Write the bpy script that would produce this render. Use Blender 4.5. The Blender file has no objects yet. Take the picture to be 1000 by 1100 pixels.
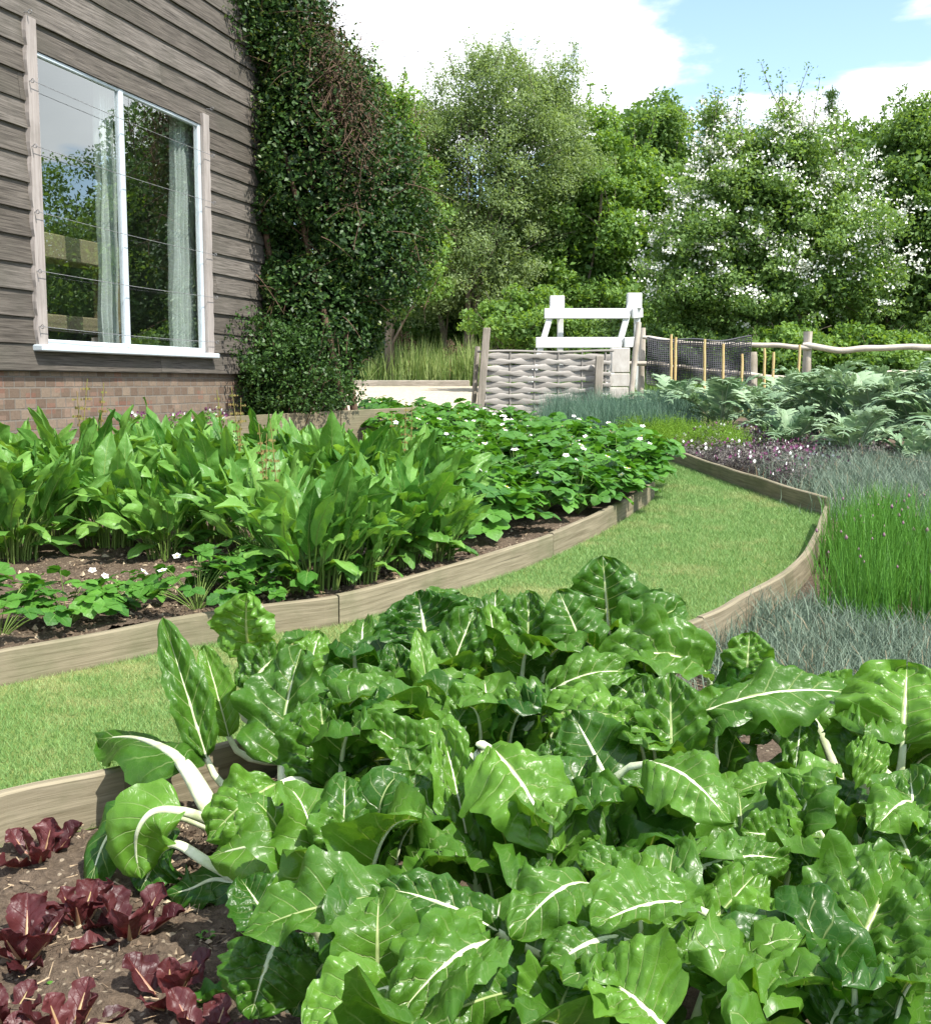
import bpy, math, random
import numpy as np
from mathutils import Vector, noise as mnoise
rng = np.random.default_rng(7)
R = math.radians
scene = bpy.context.scene
col = scene.collection
# ------------------------------------------------------------------ camera
F_PX, PITCH, CAMZ = 1250.0, R(6.35), 1.134
cam_d = bpy.data.cameras.new('camera'); cam = bpy.data.objects.new('camera', cam_d); col.objects.link(cam)
cam_d.sensor_fit = 'HORIZONTAL'; cam_d.sensor_width = 36.0; cam_d.lens = 36.0*F_PX/1000.0
cam_d.clip_start = 0.05; cam_d.clip_end = 2000
cam.location = (0, 0, CAMZ); cam.rotation_euler = (R(90)-PITCH, 0, 0)
scene.camera = cam
SLOPE = 0.0365
def gz(x, y):                                   # the garden slopes gently up away from the viewer
    y = np.asarray(y, dtype=float)
    return np.where(y < 30, SLOPE*y, SLOPE*30+0.004*(y-30))
def ray(px, py):
    a = (px-500)/F_PX; b = (550-py)/F_PX
    return np.array([a, math.cos(PITCH)+b*math.sin(PITCH), -math.sin(PITCH)+b*math.cos(PITCH)])
def atg(px, py, h=0.0):                         # point of the garden h above the ground
    d = ray(px, py); t = (CAMZ-h)/(SLOPE*d[1]-d[2])
    return np.array([d[0]*t, d[1]*t, CAMZ+d[2]*t])
def atd(px, py, Y):                             # point at distance Y
    d = ray(px, py); t = Y/d[1]
    return np.array([d[0]*t, Y, CAMZ+d[2]*t])
# ------------------------------------------------------------------ mesh helpers
class G:
    def __init__(s): s.V=[]; s.Q=[]; s.T=[]; s.A=[]; s.W=[]; s.MQ=[]; s.MT=[]; s.n=0
    def add(s, V, F, A=None, var=0.5, m=0):
        V = np.asarray(V, float).reshape(-1,3); F = np.asarray(F, int); n = len(V)
        s.V.append(V); s.A.append(np.zeros((n,3)) if A is None else np.asarray(A, float))
        s.W.append(np.broadcast_to(np.asarray(var, float), (n,)))
        if F.shape[1]==4: s.Q.append(F+s.n); s.MQ.append(np.full(len(F), m))
        else: s.T.append(F+s.n); s.MT.append(np.full(len(F), m))
        s.n += n; return s
    def mesh(s, name, mats, smooth=True):
        me = bpy.data.meshes.new(name)
        if s.n == 0: return me
        V = np.concatenate(s.V); Q = np.concatenate(s.Q) if s.Q else np.zeros((0,4),int); T = np.concatenate(s.T) if s.T else np.zeros((0,3),int)
        nl = Q.size+T.size; npol = len(Q)+len(T)
        me.vertices.add(len(V)); me.vertices.foreach_set('co', V.astype(np.float32).ravel())
        me.loops.add(nl); me.loops.foreach_set('vertex_index', np.concatenate([Q.ravel(), T.ravel()]).astype(np.int32))
        me.polygons.add(npol)
        st = np.concatenate([np.arange(len(Q))*4, Q.size+np.arange(len(T))*3]).astype(np.int32)
        me.polygons.foreach_set('loop_start', st)
        me.polygons.foreach_set('use_smooth', np.full(npol, smooth))
        if not isinstance(mats, (list,tuple)): mats=[mats]
        for m in mats: me.materials.append(m)
        if len(mats)>1: me.polygons.foreach_set('material_index', np.concatenate(s.MQ+s.MT).astype(np.int32))
        a = me.attributes.new('leaf', 'FLOAT_VECTOR', 'POINT'); a.data.foreach_set('vector', np.concatenate(s.A).astype(np.float32).ravel())
        a = me.attributes.new('var', 'FLOAT', 'POINT'); a.data.foreach_set('value', np.concatenate(s.W).astype(np.float32))
        me.update(calc_edges=True); me.validate(); return me
    def obj(s, name, mats, parent=None, smooth=True, loc=None):
        return link(name, s.mesh(name, mats, smooth), parent, loc)
def link(name, data, parent=None, loc=None):
    o = bpy.data.objects.new(name, data); col.objects.link(o)
    if loc is not None: o.location = [float(v) for v in loc]
    if parent is not None: o.parent = parent
    return o
def tag(o, label=None, cat=None, group=None, kind=None):
    if label: o['label'] = label
    if cat: o['category'] = cat
    if group: o['group'] = group
    if kind: o['kind'] = kind
    return o
def thing(name, label, cat, loc=(0,0,0), rz=0, group=None):
    o = link(name, None, None, loc); o.rotation_euler = (0,0,rz); o.empty_display_size = 0.1
    return tag(o, label, cat, group)
def copy_tree(o, parent=None):
    c = o.copy(); col.objects.link(c)
    if parent is not None: c.parent = parent
    for ch in o.children: copy_tree(ch, c)
    return c
def gridF(nr, nc):
    i = np.arange(nr-1)[:,None]*nc+np.arange(nc-1)[None,:]
    i = i.ravel(); return np.stack([i, i+1, i+nc+1, i+nc], 1)
def norm(v): v = np.asarray(v, float); return v/np.maximum(np.linalg.norm(v, axis=-1, keepdims=True), 1e-9)
def bez(P, n):
    P = np.asarray(P, float); t = np.linspace(0,1,n)[:,None]; k = len(P)-1
    return sum(math.comb(k,i)*(1-t)**(k-i)*t**i*P[i] for i in range(k+1))
def frames(P, ref):
    T = norm(np.gradient(P, axis=0)); ref = np.broadcast_to(np.asarray(ref, float), P.shape)
    N = norm(ref-(ref*T).sum(1,keepdims=True)*T); L = np.cross(T, N); return T, L, N
def tube(g, P, r, k=6, flat=1.0, ref=(0.31,0.2,0.9), var=0.5, m=0, cap=True, wood=False):
    P = np.asarray(P, float); r = np.broadcast_to(np.asarray(r, float), (len(P),))
    T, L, N = frames(P, ref); a = np.arange(k)*2*math.pi/k
    V = P[:,None]+r[:,None,None]*(np.cos(a)[None,:,None]*L[:,None]+flat*np.sin(a)[None,:,None]*N[:,None])
    n = len(P); F=[]
    i = np.arange(n-1)[:,None]*k; j = np.arange(k)[None,:]; j2 = (j+1)%k
    F = np.stack([(i+j).ravel(), (i+j2).ravel(), (i+k+j2).ravel(), (i+k+j).ravel()], 1)
    A = np.zeros((n*k,3)); A[:,1] = np.repeat(np.linspace(0,1,n), k); A[:,0] = np.tile(np.cos(a), n)
    if wood:
        d = np.concatenate([[0], np.cumsum(np.linalg.norm(np.diff(P,axis=0),axis=1))])
        A[:,0] = np.repeat(d,k); A[:,1] = np.tile(np.cos(a),n)*np.repeat(r,k); A[:,2] = np.tile(np.sin(a),n)*np.repeat(r,k)
    V = V.reshape(-1,3); g.add(V, F, A, var, m)
    if cap:
        for e,s in ((0,1),(n-1,-1)):
            ring = V[e*k:(e+1)*k]; c = ring.mean(0)
            jj = np.arange(k); tri = np.stack([np.full(k,k), jj, (jj+1)%k],1)
            if s>0: tri = tri[:,::-1]
            g.add(np.vstack([ring, c]), tri, np.vstack([A[e*k:(e+1)*k], A[e*k:(e+1)*k].mean(0)]), var, m)
def box(g, c, ex, ey, ez, var=0.5, m=0, bev=0.0):
    """box round c with half-axis vectors ex, ey, ez; a small chamfer keeps edges soft"""
    c, ex, ey, ez = [np.asarray(v, float) for v in (c,ex,ey,ez)]
    axs = sorted((ex,ey,ez), key=lambda v:-np.linalg.norm(v))
    def loc(V): return np.stack([(V-c)@norm(a) for a in axs], 1)
    if bev<=0:
        s = np.array([[x,y,z] for z in (-1,1) for y in (-1,1) for x in (-1,1)])
        V = c+s[:,:1]*ex+s[:,1:2]*ey+s[:,2:]*ez
        g.add(V, [[0,2,3,1],[4,5,7,6],[0,1,5,4],[2,6,7,3],[0,4,6,2],[1,3,7,5]], loc(V), var, m); return
    V=[]; lx,ly,lz=[np.linalg.norm(v) for v in (ex,ey,ez)]
    E=[ex/lx,ey/ly,ez/lz]; H=[lx,ly,lz]
    import itertools
    idx={}
    for sg in itertools.product((-1,1),repeat=3):
        for ax in range(3):
            p=c.copy()
            for k in range(3): p=p+E[k]*sg[k]*(H[k]-(0 if k==ax else bev))
            idx[(sg,ax)]=len(V); V.append(p)
    Q=[]; T=[]
    for ax in range(3):
        a,b=[k for k in range(3) if k!=ax]
        for s in (-1,1):
            q=[]
            for (i,j) in ((-1,-1),(1,-1),(1,1),(-1,1)):
                sg=[0,0,0]; sg[ax]=s; sg[a]=i; sg[b]=j; q.append(idx[(tuple(sg),ax)])
            Q.append(q)
        for (i,j) in itertools.product((-1,1),repeat=2):    # edges along ax
            q=[]
            for s,f in ((-1,a),(1,a),(1,b),(-1,b)):
                sg=[0,0,0]; sg[ax]=s; sg[a]=i; sg[b]=j; q.append(idx[(tuple(sg),f)])
            Q.append(q)
    for sg in itertools.product((-1,1),repeat=3): T.append([idx[(sg,k)] for k in range(3)])
    V=np.array(V)
    def fix(F):
        out=[]
        for f in F:
            p=V[f]; nn=np.cross(p[1]-p[0],p[2]-p[0]); out.append(f if np.dot(nn,p.mean(0)-c)>0 else f[::-1])
        return out
    g.add(V, fix(Q), loc(V), var, m); s0=g.n-len(V)
    g.T.append(np.array(fix(T))+s0); g.MT.append(np.full(8,m))
def vnoise(P, sc, seed=0):
    return np.array([mnoise.noise(Vector((p[0]*sc+seed, p[1]*sc-seed, p[2]*sc+2*seed))) for p in P])
def inpoly(x, y, poly):
    c = np.zeros(len(x), bool); P = np.asarray(poly)[:,:2]; j = len(P)-1
    for i in range(len(P)):
        xi,yi = P[i]; xj,yj = P[j]
        with np.errstate(divide='ignore', invalid='ignore'):
            c ^= ((yi>y)!=(yj>y)) & (x < (xj-xi)*(y-yi)/(yj-yi)+xi)
        j = i
    return c
# ------------------------------------------------------------------ materials
class NT:
    def __init__(s, name):
        s.m = bpy.data.materials.new(name); s.m.use_nodes = True; s.t = s.m.node_tree; s.t.nodes.clear()
        s.out = s.n('ShaderNodeOutputMaterial')
    def n(s, t, **kw):
        nd = s.t.nodes.new(t)
        for k,v in kw.items(): setattr(nd, k, v)
        return nd
    def l(s, a, b): s.t.links.new(a, b); return a
    def val(s, inp, v):
        if hasattr(v, 'is_output'): s.l(v, inp)
        else: inp.default_value = v
    def attr(s, name, out='Fac'): return s.n('ShaderNodeAttribute', attribute_name=name).outputs[out]
    def math(s, op, a, b=0.0, c=0.0, clamp=False):
        nd = s.n('ShaderNodeMath', operation=op, use_clamp=clamp)
        s.val(nd.inputs[0], a); s.val(nd.inputs[1], b); s.val(nd.inputs[2], c); return nd.outputs[0]
    def ramp(s, v, a, b, x=0.0, y=1.0):
        nd = s.n('ShaderNodeMapRange'); s.val(nd.inputs[0], v)
        for i,q in enumerate((a,b,x,y)): s.val(nd.inputs[i+1], q)
        return nd.outputs[0]
    def mix(s, f, a, b, mode='MIX'):
        nd = s.n('ShaderNodeMix', data_type='RGBA', blend_type=mode); s.val(nd.inputs[0], f)
        for i,q in ((6,a),(7,b)):
            if isinstance(q, tuple): q = q if len(q)==4 else (*q,1)
            s.val(nd.inputs[i], q)
        return nd.outputs[2]
    def noise(s, sc, detail=4, vec=None, rough=0.5, dist=0.0):
        nd = s.n('ShaderNodeTexNoise'); nd.inputs['Scale'].default_value = sc; nd.inputs['Detail'].default_value = detail
        nd.inputs['Roughness'].default_value = rough; nd.inputs['Distortion'].default_value = dist
        if vec is not None: s.l(vec, nd.inputs['Vector'])
        return nd.outputs['Fac']
    def coord(s, out='Object', scale=None):
        v = s.n('ShaderNodeTexCoord').outputs[out]
        if scale:
            mp = s.n('ShaderNodeMapping'); s.l(v, mp.inputs[0]); mp.inputs['Scale'].default_value = scale; v = mp.outputs[0]
        return v
    def bump(s, h, strength, dist=0.01):
        nd = s.n('ShaderNodeBump'); nd.inputs['Strength'].default_value = strength; nd.inputs['Distance'].default_value = dist
        s.l(h, nd.inputs['Height']); return nd.outputs[0]
    def princ(s, base, rough=0.5, spec=0.5, normal=None, **kw):
        p = s.n('ShaderNodeBsdfPrincipled')
        if isinstance(base, tuple): base = (*base[:3],1)
        s.val(p.inputs['Base Color'], base); s.val(p.inputs['Roughness'], rough); s.val(p.inputs['Specular IOR Level'], spec)
        if normal is not None: s.l(normal, p.inputs['Normal'])
        for k,v in kw.items(): s.val(p.inputs[k], v)
        return p.outputs[0]
    def done(s, sh): s.l(sh, s.out.inputs[0]); return s.m
def leafmat(name, dark, light, rough=0.45, trans=0.3, spec=0.4, tint=(1.25,1.2,0.6), nscale=3.0, vein=None, mid=0.06, bumpy=0.0, extra=None):
    m = NT(name); v = m.attr('var')
    c = m.mix(v, dark, light)
    n = m.noise(nscale, 3, m.coord('Object'))
    c = m.mix(m.ramp(n, 0.3, 0.7, 0, 0.45), c, m.mix(1.0, c, (0.55,0.6,0.5), 'MULTIPLY'))
    nrm = None
    if vein is not None:
        sp = m.n('ShaderNodeSeparateXYZ'); m.l(m.attr('leaf','Vector'), sp.inputs[0])
        u = m.math('ABSOLUTE', sp.outputs[0]); s_ = sp.outputs[1]; q = sp.outputs[2]
        f = m.math('ABSOLUTE', m.math('SUBTRACT', m.math('FRACT', q), 0.5))
        lat = m.math('MULTIPLY', m.ramp(f, 0.44, 0.5), m.ramp(u, 0.95, 0.1, 0.0, 0.75))
        mw = m.ramp(s_, 0, 1, mid, mid*0.25)
        mr = m.ramp(m.math('DIVIDE', u, mw), 1.3, 0.7)
        fine = m.n('ShaderNodeTexVoronoi', feature='DISTANCE_TO_EDGE'); fine.inputs['Scale'].default_value = 70
        m.l(m.coord('Object'), fine.inputs['Vector'])
        fv = m.ramp(fine.outputs[0], 0.05, 0.0, 0, 0.06)
        vm = m.math('MAXIMUM', m.math('MAXIMUM', lat, mr), fv)
        c = m.mix(vm, c, vein)
        nrm = m.bump(m.math('SUBTRACT', m.noise(24, 1.5, m.coord('Object')), m.math('MULTIPLY', vm, 0.35)), 0.55, 0.014)
    elif bumpy>0:
        nrm = m.bump(m.noise(60, 3, m.coord('Object')), bumpy, 0.01)
    p = m.princ(c, rough, spec, nrm)
    tr = m.n('ShaderNodeBsdfTranslucent'); m.l(m.mix(1.0, c, (*tint,1), 'MULTIPLY'), tr.inputs[0])
    if nrm is not None: m.l(nrm, tr.inputs['Normal'])
    ms = m.n('ShaderNodeMixShader'); ms.inputs[0].default_value = trans; m.l(p, ms.inputs[1]); m.l(tr.outputs[0], ms.inputs[2])
    return m.done(ms.outputs[0])
def plain(name, c1, c2, rough=0.7, sc=8, scale=None, spec=0.3, bump=0.2, coord='Object', dist=0.01, detail=5):
    m = NT(name); co = m.coord(coord, scale); n = m.noise(sc, detail, co, 0.6)
    c = m.mix(m.ramp(n, 0.3, 0.7), c1, c2)
    return m.done(m.princ(c, rough, spec, m.bump(n, bump, dist) if bump else None))
def woodmat(name, c1, c2, stain, rough=0.8, grain=(1.2, 30, 30), stain_sc=3.0, bump=0.35):
    """weathered timber; the 'leaf' attribute carries metres along and across the plank"""
    m = NT(name); a = m.attr('leaf','Vector')
    mp = m.n('ShaderNodeMapping'); m.l(a, mp.inputs[0]); mp.inputs['Scale'].default_value = grain
    add = m.n('ShaderNodeVectorMath', operation='ADD'); m.l(mp.outputs[0], add.inputs[0])
    cx = m.n('ShaderNodeCombineXYZ'); m.l(m.math('MULTIPLY', m.attr('var'), 37.0), cx.inputs[0]); m.l(m.math('MULTIPLY', m.attr('var'), 91.0), cx.inputs[1]); m.l(cx.outputs[0], add.inputs[1])
    g1 = m.noise(2.0, 6, add.outputs[0], 0.65, 0.6)
    c = m.mix(m.ramp(g1, 0.3, 0.7), c1, c2)
    c = m.mix(1.0, c, m.mix(m.attr('var'), (0.72,0.7,0.68), (1.18,1.18,1.2)), 'MULTIPLY')
    st = m.noise(stain_sc, 5, a, 0.65)
    c = m.mix(m.ramp(st, 0.48, 0.7, 0, 0.7), c, stain)
    kn = m.n('ShaderNodeTexVoronoi'); kn.inputs['Scale'].default_value = 3.1; m.l(a, kn.inputs['Vector'])
    c = m.mix(m.ramp(kn.outputs['Distance'], 0.045, 0.015, 0, 0.35), c, (0.05,0.035,0.02))
    return m.done(m.princ(c, rough, 0.25, m.bump(g1, bump, 0.006)))
# ------------------------------------------------------------------ material set
M = {}
M['chard'] = leafmat('chard_blade', (0.024,0.100,0.008), (0.128,0.288,0.032), 0.32, 0.36, 0.36, (1.45,1.3,0.5), 9.0, vein=(0.44,0.54,0.23), mid=0.055)
M['rib'] = plain('chard_rib', (0.42,0.50,0.25), (0.68,0.71,0.52), 0.4, 25, (1,1,1), 0.5, 0.25)
M['lettuce'] = leafmat('red_lettuce', (0.050,0.010,0.012), (0.150,0.040,0.042), 0.44, 0.25, 0.4, (1.6,0.7,0.5), 8.0, vein=(0.15,0.035,0.035), mid=0.05)
M['lettuce_rib'] = plain('lettuce_rib', (0.30,0.12,0.09), (0.35,0.30,0.13), 0.4, 14, None, 0.4, 0.1)
M['sorrel'] = leafmat('sorrel_leaf', (0.062,0.200,0.026), (0.215,0.430,0.085), 0.42, 0.35, 0.4, (1.4,1.3,0.5), 7.0, vein=(0.23,0.40,0.10), mid=0.07)
M['sorrel_stem'] = plain('sorrel_stem', (0.10,0.19,0.03), (0.20,0.27,0.07), 0.5, 6, None, 0.3, 0.1)
M['straw'] = leafmat('strawberry_leaf', (0.036,0.140,0.016), (0.125,0.320,0.040), 0.45, 0.30, 0.35, (1.3,1.25,0.5), 8.0, vein=(0.14,0.30,0.06), mid=0.05)
M['petal'] = plain('white_petal', (0.80,0.80,0.76), (0.88,0.88,0.86), 0.6, 30, None, 0.2, 0)
M['yellow'] = plain('yellow_flower_centre', (0.70,0.45,0.03), (0.75,0.58,0.06), 0.6, 60, None, 0.2, 0.3)
M['chive'] = leafmat('chive_blade', (0.055,0.175,0.020), (0.140,0.340,0.050), 0.45, 0.2, 0.35)
M['chive_bud'] = plain('chive_bud', (0.20,0.10,0.14), (0.32,0.20,0.24), 0.7, 40, None, 0.2, 0)
M['dianthus'] = leafmat('blue_grey_blade', (0.10,0.155,0.105), (0.26,0.33,0.25), 0.6, 0.15, 0.2, (1,1,0.9))
M['dry'] = plain('dry_stem', (0.26,0.19,0.11), (0.42,0.33,0.21), 0.8, 12, None, 0.2, 0)
M['purple'] = leafmat('purple_foliage', (0.075,0.060,0.065), (0.19,0.18,0.15), 0.55, 0.2, 0.3, (1.1,0.9,1.0))
M['violet'] = plain('violet_petal', (0.10,0.025,0.07), (0.24,0.09,0.18), 0.6, 30, None, 0.2, 0)
M['feather'] = leafmat('feathery_leaf', (0.10,0.22,0.018), (0.25,0.42,0.05), 0.6, 0.3, 0.2)
M['leek'] = leafmat('blue_green_blade', (0.07,0.15,0.095), (0.17,0.27,0.19), 0.5, 0.2, 0.3, (1,1,0.9))
M['cardoon'] = leafmat('cardoon_leaf', (0.15,0.265,0.135), (0.36,0.48,0.305), 0.6, 0.2, 0.25, (1.1,1.15,0.8), 3.0)
M['cardoon_rib'] = plain('cardoon_rib', (0.28,0.36,0.22), (0.40,0.46,0.32), 0.6, 10, None, 0.3, 0)
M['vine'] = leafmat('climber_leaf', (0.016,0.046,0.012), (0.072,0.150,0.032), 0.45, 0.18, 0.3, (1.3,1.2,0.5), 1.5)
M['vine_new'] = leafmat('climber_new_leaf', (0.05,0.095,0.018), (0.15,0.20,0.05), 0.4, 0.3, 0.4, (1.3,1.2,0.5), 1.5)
M['twig'] = plain('dry_twig', (0.055,0.035,0.022), (0.17,0.11,0.075), 0.85, 9, None, 0.2, 0)
M['willow'] = leafmat('silvery_leaf', (0.165,0.240,0.090), (0.350,0.450,0.205), 0.5, 0.42, 0.35, (1.2,1.25,0.6), 0.5)
M['bright'] = leafmat('bright_tree_leaf', (0.105,0.215,0.045), (0.270,0.430,0.115), 0.5, 0.42, 0.3, (1.4,1.3,0.4), 0.5)
M['mid'] = leafmat('mid_tree_leaf', (0.095,0.190,0.045), (0.240,0.375,0.110), 0.5, 0.42, 0.3, (1.3,1.25,0.5), 0.5)
M['hawthorn'] = leafmat('hawthorn_leaf', (0.110,0.210,0.055), (0.270,0.410,0.130), 0.5, 0.42, 0.3, (1.3,1.25,0.5), 0.5)
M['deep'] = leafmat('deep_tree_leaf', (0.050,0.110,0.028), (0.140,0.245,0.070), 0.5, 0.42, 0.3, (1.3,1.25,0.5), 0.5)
M['blossom'] = plain('hawthorn_blossom', (0.72,0.74,0.62), (0.88,0.88,0.82), 0.7, 20, None, 0.2, 0)
M['bark'] = plain('tree_bark', (0.07,0.055,0.04), (0.24,0.20,0.15), 0.9, 6, (1,1,0.25), 0.2, 0.6)
M['tallgrass'] = leafmat('tall_grass_blade', (0.13,0.24,0.045), (0.42,0.50,0.20), 0.55, 0.3, 0.25)
M['lawnblade'] = None
M['board'] = woodmat('weathered_edging', (0.150,0.128,0.080), (0.320,0.280,0.190), (0.125,0.130,0.068), 0.85, (1.5,34,34), 2.6, 0.4)
M['cladding'] = woodmat('weathered_cladding', (0.038,0.033,0.027), (0.200,0.178,0.153), (0.075,0.070,0.055), 0.85, (1.5,42,42), 1.3, 0.6)
M['scribe'] = woodmat('bleached_trim', (0.25,0.22,0.20), (0.42,0.38,0.35), (0.20,0.18,0.16), 0.8, (1.5,26,26), 2.0, 0.3)
M['fencewood'] = woodmat('bleached_rail', (0.34,0.30,0.24), (0.60,0.545,0.46), (0.24,0.20,0.15), 0.85, (1.5,24,24), 2.0, 0.4)
M['wattle'] = woodmat('grey_wattle', (0.19,0.175,0.155), (0.44,0.42,0.385), (0.22,0.205,0.18), 0.85, (2.0,60,60), 2.0, 0.6)
M['postgrey'] = woodmat('grey_post', (0.21,0.185,0.15), (0.42,0.38,0.32), (0.17,0.165,0.12), 0.85, (2,20,20), 2.0, 0.4)
M['whitepaint'] = plain('white_paint', (0.60,0.61,0.59), (0.68,0.69,0.67), 0.5, 6, None, 0.4, 0.05)
M['whitewash'] = plain('whitewashed_wood', (0.42,0.38,0.33), (0.64,0.61,0.56), 0.8, 9, (1,1,0.5), 0.2, 0.5)
M['frame'] = plain('white_window_paint', (0.46,0.52,0.56), (0.54,0.59,0.62), 0.4, 14, None, 0.4, 0.05)
M['bamboo'] = plain('bamboo_cane', (0.50,0.36,0.14), (0.66,0.50,0.24), 0.5, 5, None, 0.3, 0.1)
M['net'] = plain('black_netting', (0.07,0.07,0.078), (0.11,0.11,0.12), 0.6, 20, None, 0.2, 0)
M['wire'] = plain('steel_wire', (0.12,0.12,0.12), (0.26,0.26,0.27), 0.45, 30, None, 0.5, 0)
M['curtain'] = leafmat('sheer_curtain', (0.72,0.78,0.76), (0.85,0.90,0.88), 0.8, 0.35, 0.1, (1,1,1), 3)
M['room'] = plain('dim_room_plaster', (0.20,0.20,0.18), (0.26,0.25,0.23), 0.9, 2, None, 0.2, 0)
M['shelf'] = plain('pine_shelf', (0.20,0.165,0.10), (0.28,0.235,0.15), 0.6, 5, (1,12,12), 0.3, 0.05)
M['enamel'] = plain('enamel_bowl', (0.72,0.70,0.68), (0.80,0.78,0.76), 0.3, 4, None, 0.5, 0)
M['redglaze'] = plain('red_glaze', (0.40,0.03,0.03), (0.50,0.06,0.05), 0.3, 4, None, 0.5, 0)
M['roof'] = plain('dark_roof_tile', (0.10,0.05,0.035), (0.20,0.10,0.07), 0.85, 12, None, 0.2, 0.4)
def m_lawnblade():
    m = NT('lawn_grass'); P = m.n('ShaderNodeNewGeometry').outputs['Position']
    a = m.noise(1.6, 4, P, 0.6); b = m.noise(7.0, 3, P, 0.6)
    c = m.mix(m.attr('var'), (0.118,0.250,0.058), (0.290,0.445,0.155))
    f = m.math('ADD', m.math('MULTIPLY', a, 0.7), m.math('MULTIPLY', b, 0.45))
    c = m.mix(m.ramp(f, 0.57, 0.82, 0, 0.75), c, m.mix(m.attr('var'), (0.33,0.32,0.14), (0.52,0.49,0.24)))
    p = m.princ(c, 0.55, 0.25); tr = m.n('ShaderNodeBsdfTranslucent'); m.l(c, tr.inputs[0])
    ms = m.n('ShaderNodeMixShader'); ms.inputs[0].default_value = 0.3; m.l(p, ms.inputs[1]); m.l(tr.outputs[0], ms.inputs[2])
    return m.done(ms.outputs[0])
M['lawnblade'] = m_lawnblade()
def m_lawn():
    m = NT('lawn_ground'); P = m.n('ShaderNodeNewGeometry').outputs['Position']
    a = m.noise(1.6, 4, P, 0.6); b = m.noise(7.0, 3, P, 0.6); d = m.noise(60, 4, P, 0.7)
    c = m.mix(m.ramp(d, 0.3, 0.7), (0.085,0.135,0.028), (0.20,0.26,0.07))
    f = m.math('ADD', m.math('MULTIPLY', a, 0.7), m.math('MULTIPLY', b, 0.45))
    c = m.mix(m.ramp(f, 0.54, 0.76, 0, 0.8), c, (0.36,0.32,0.14))
    return m.done(m.princ(c, 0.9, 0.15, m.bump(d, 0.7, 0.02)))
M['lawn'] = m_lawn()
def m_soil():
    m = NT('dark_soil'); P = m.n('ShaderNodeNewGeometry').outputs['Position']
    a = m.noise(5, 5, P, 0.65); d = m.noise(55, 5, P, 0.75)
    c = m.mix(m.ramp(d, 0.3, 0.72), (0.048,0.034,0.024), (0.205,0.155,0.110))
    c = m.mix(m.ramp(a, 0.35, 0.65, 0, 0.55), c, (0.13,0.100,0.070))
    v = m.n('ShaderNodeTexVoronoi'); v.inputs['Scale'].default_value = 75; m.l(P, v.inputs['Vector'])
    sepv = m.n('ShaderNodeSeparateColor'); m.l(v.outputs['Color'], sepv.inputs[0])
    spot = m.math('MULTIPLY', m.ramp(v.outputs['Distance'], 0.42, 0.30), m.ramp(sepv.outputs[0], 0.80, 0.84))
    c = m.mix(spot, c, (0.34,0.28,0.20))
    return m.done(m.princ(c, 0.95, 0.12, m.bump(d, 0.9, 0.02)))
M['soil'] = m_soil()
def m_ground():
    m = NT('rough_ground'); P = m.n('ShaderNodeNewGeometry').outputs['Position']
    a = m.noise(0.5, 5, P, 0.6); d = m.noise(18, 5, P, 0.7)
    c = m.mix(m.ramp(d, 0.3, 0.7), (0.045,0.060,0.020), (0.10,0.135,0.035))
    c = m.mix(m.ramp(a, 0.42, 0.62, 0, 0.7), c, (0.10,0.085,0.05))
    return m.done(m.princ(c, 0.95, 0.1, m.bump(d, 0.8, 0.05)))
M['ground'] = m_ground()
def m_gravel():
    m = NT('pale_gravel'); P = m.n('ShaderNodeNewGeometry').outputs['Position']
    v = m.n('ShaderNodeTexVoronoi'); v.inputs['Scale'].default_value = 26; m.l(P, v.inputs['Vector'])
    sp = m.n('ShaderNodeSeparateColor'); m.l(v.outputs['Color'], sp.inputs[0])
    c = m.mix(sp.outputs[0], (0.36,0.30,0.22), (0.58,0.51,0.40))
    c = m.mix(m.ramp(m.noise(0.9,4,P), 0.4, 0.65, 0, 0.4), c, (0.48,0.40,0.28))
    return m.done(m.princ(c, 0.9, 0.15, m.bump(v.outputs['Distance'], 0.6, 0.02)))
M['gravel'] = m_gravel()
def m_brick():
    m = NT('old_brick'); a = m.attr('leaf','Vector')
    b = m.n('ShaderNodeTexBrick'); m.l(a, b.inputs['Vector']); b.inputs['Scale'].default_value = 1.0
    b.inputs['Brick Width'].default_value = 0.118; b.inputs['Row Height'].default_value = 0.075
    b.inputs['Mortar Size'].default_value = 0.0065; b.inputs['Mortar Smooth'].default_value = 0.3; b.inputs['Bias'].default_value = -0.1
    b.inputs['Color1'].default_value = (0.15,0.108,0.080,1); b.inputs['Color2'].default_value = (0.25,0.195,0.145,1); b.inputs['Mortar'].default_value = (0.20,0.175,0.145,1)
    b.offset_frequency = 2
    wh = m.n('ShaderNodeTexVoronoi'); wh.inputs['Scale'].default_value = 1.0; wh.inputs['Randomness'].default_value = 0.0
    mp = m.n('ShaderNodeMapping'); m.l(a, mp.inputs[0]); mp.inputs['Scale'].default_value = (1/0.1125, 1/0.075, 1); m.l(mp.outputs[0], wh.inputs['Vector'])
    sp = m.n('ShaderNodeSeparateColor'); m.l(wh.outputs['Color'], sp.inputs[0])
    c = m.mix(m.ramp(sp.outputs[1], 0.78, 0.82, 0, 0.32), b.outputs[0], m.mix(sp.outputs[0], (0.25,0.075,0.05), (0.40,0.31,0.235)))
    c = m.mix(m.math('MULTIPLY', b.outputs[1], 0.85), c, (0.19,0.168,0.14))
    n = m.noise(45, 5, a, 0.7); c = m.mix(m.ramp(n, 0.35, 0.65, 0, 0.5), c, m.mix(1.0, c, (0.62,0.62,0.60), 'MULTIPLY'))
    h = m.math('SUBTRACT', m.math('MULTIPLY', n, 0.5), b.outputs[1])
    return m.done(m.princ(c, 0.9, 0.15, m.bump(h, 0.7, 0.008)))
M['brick'] = m_brick()
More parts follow.
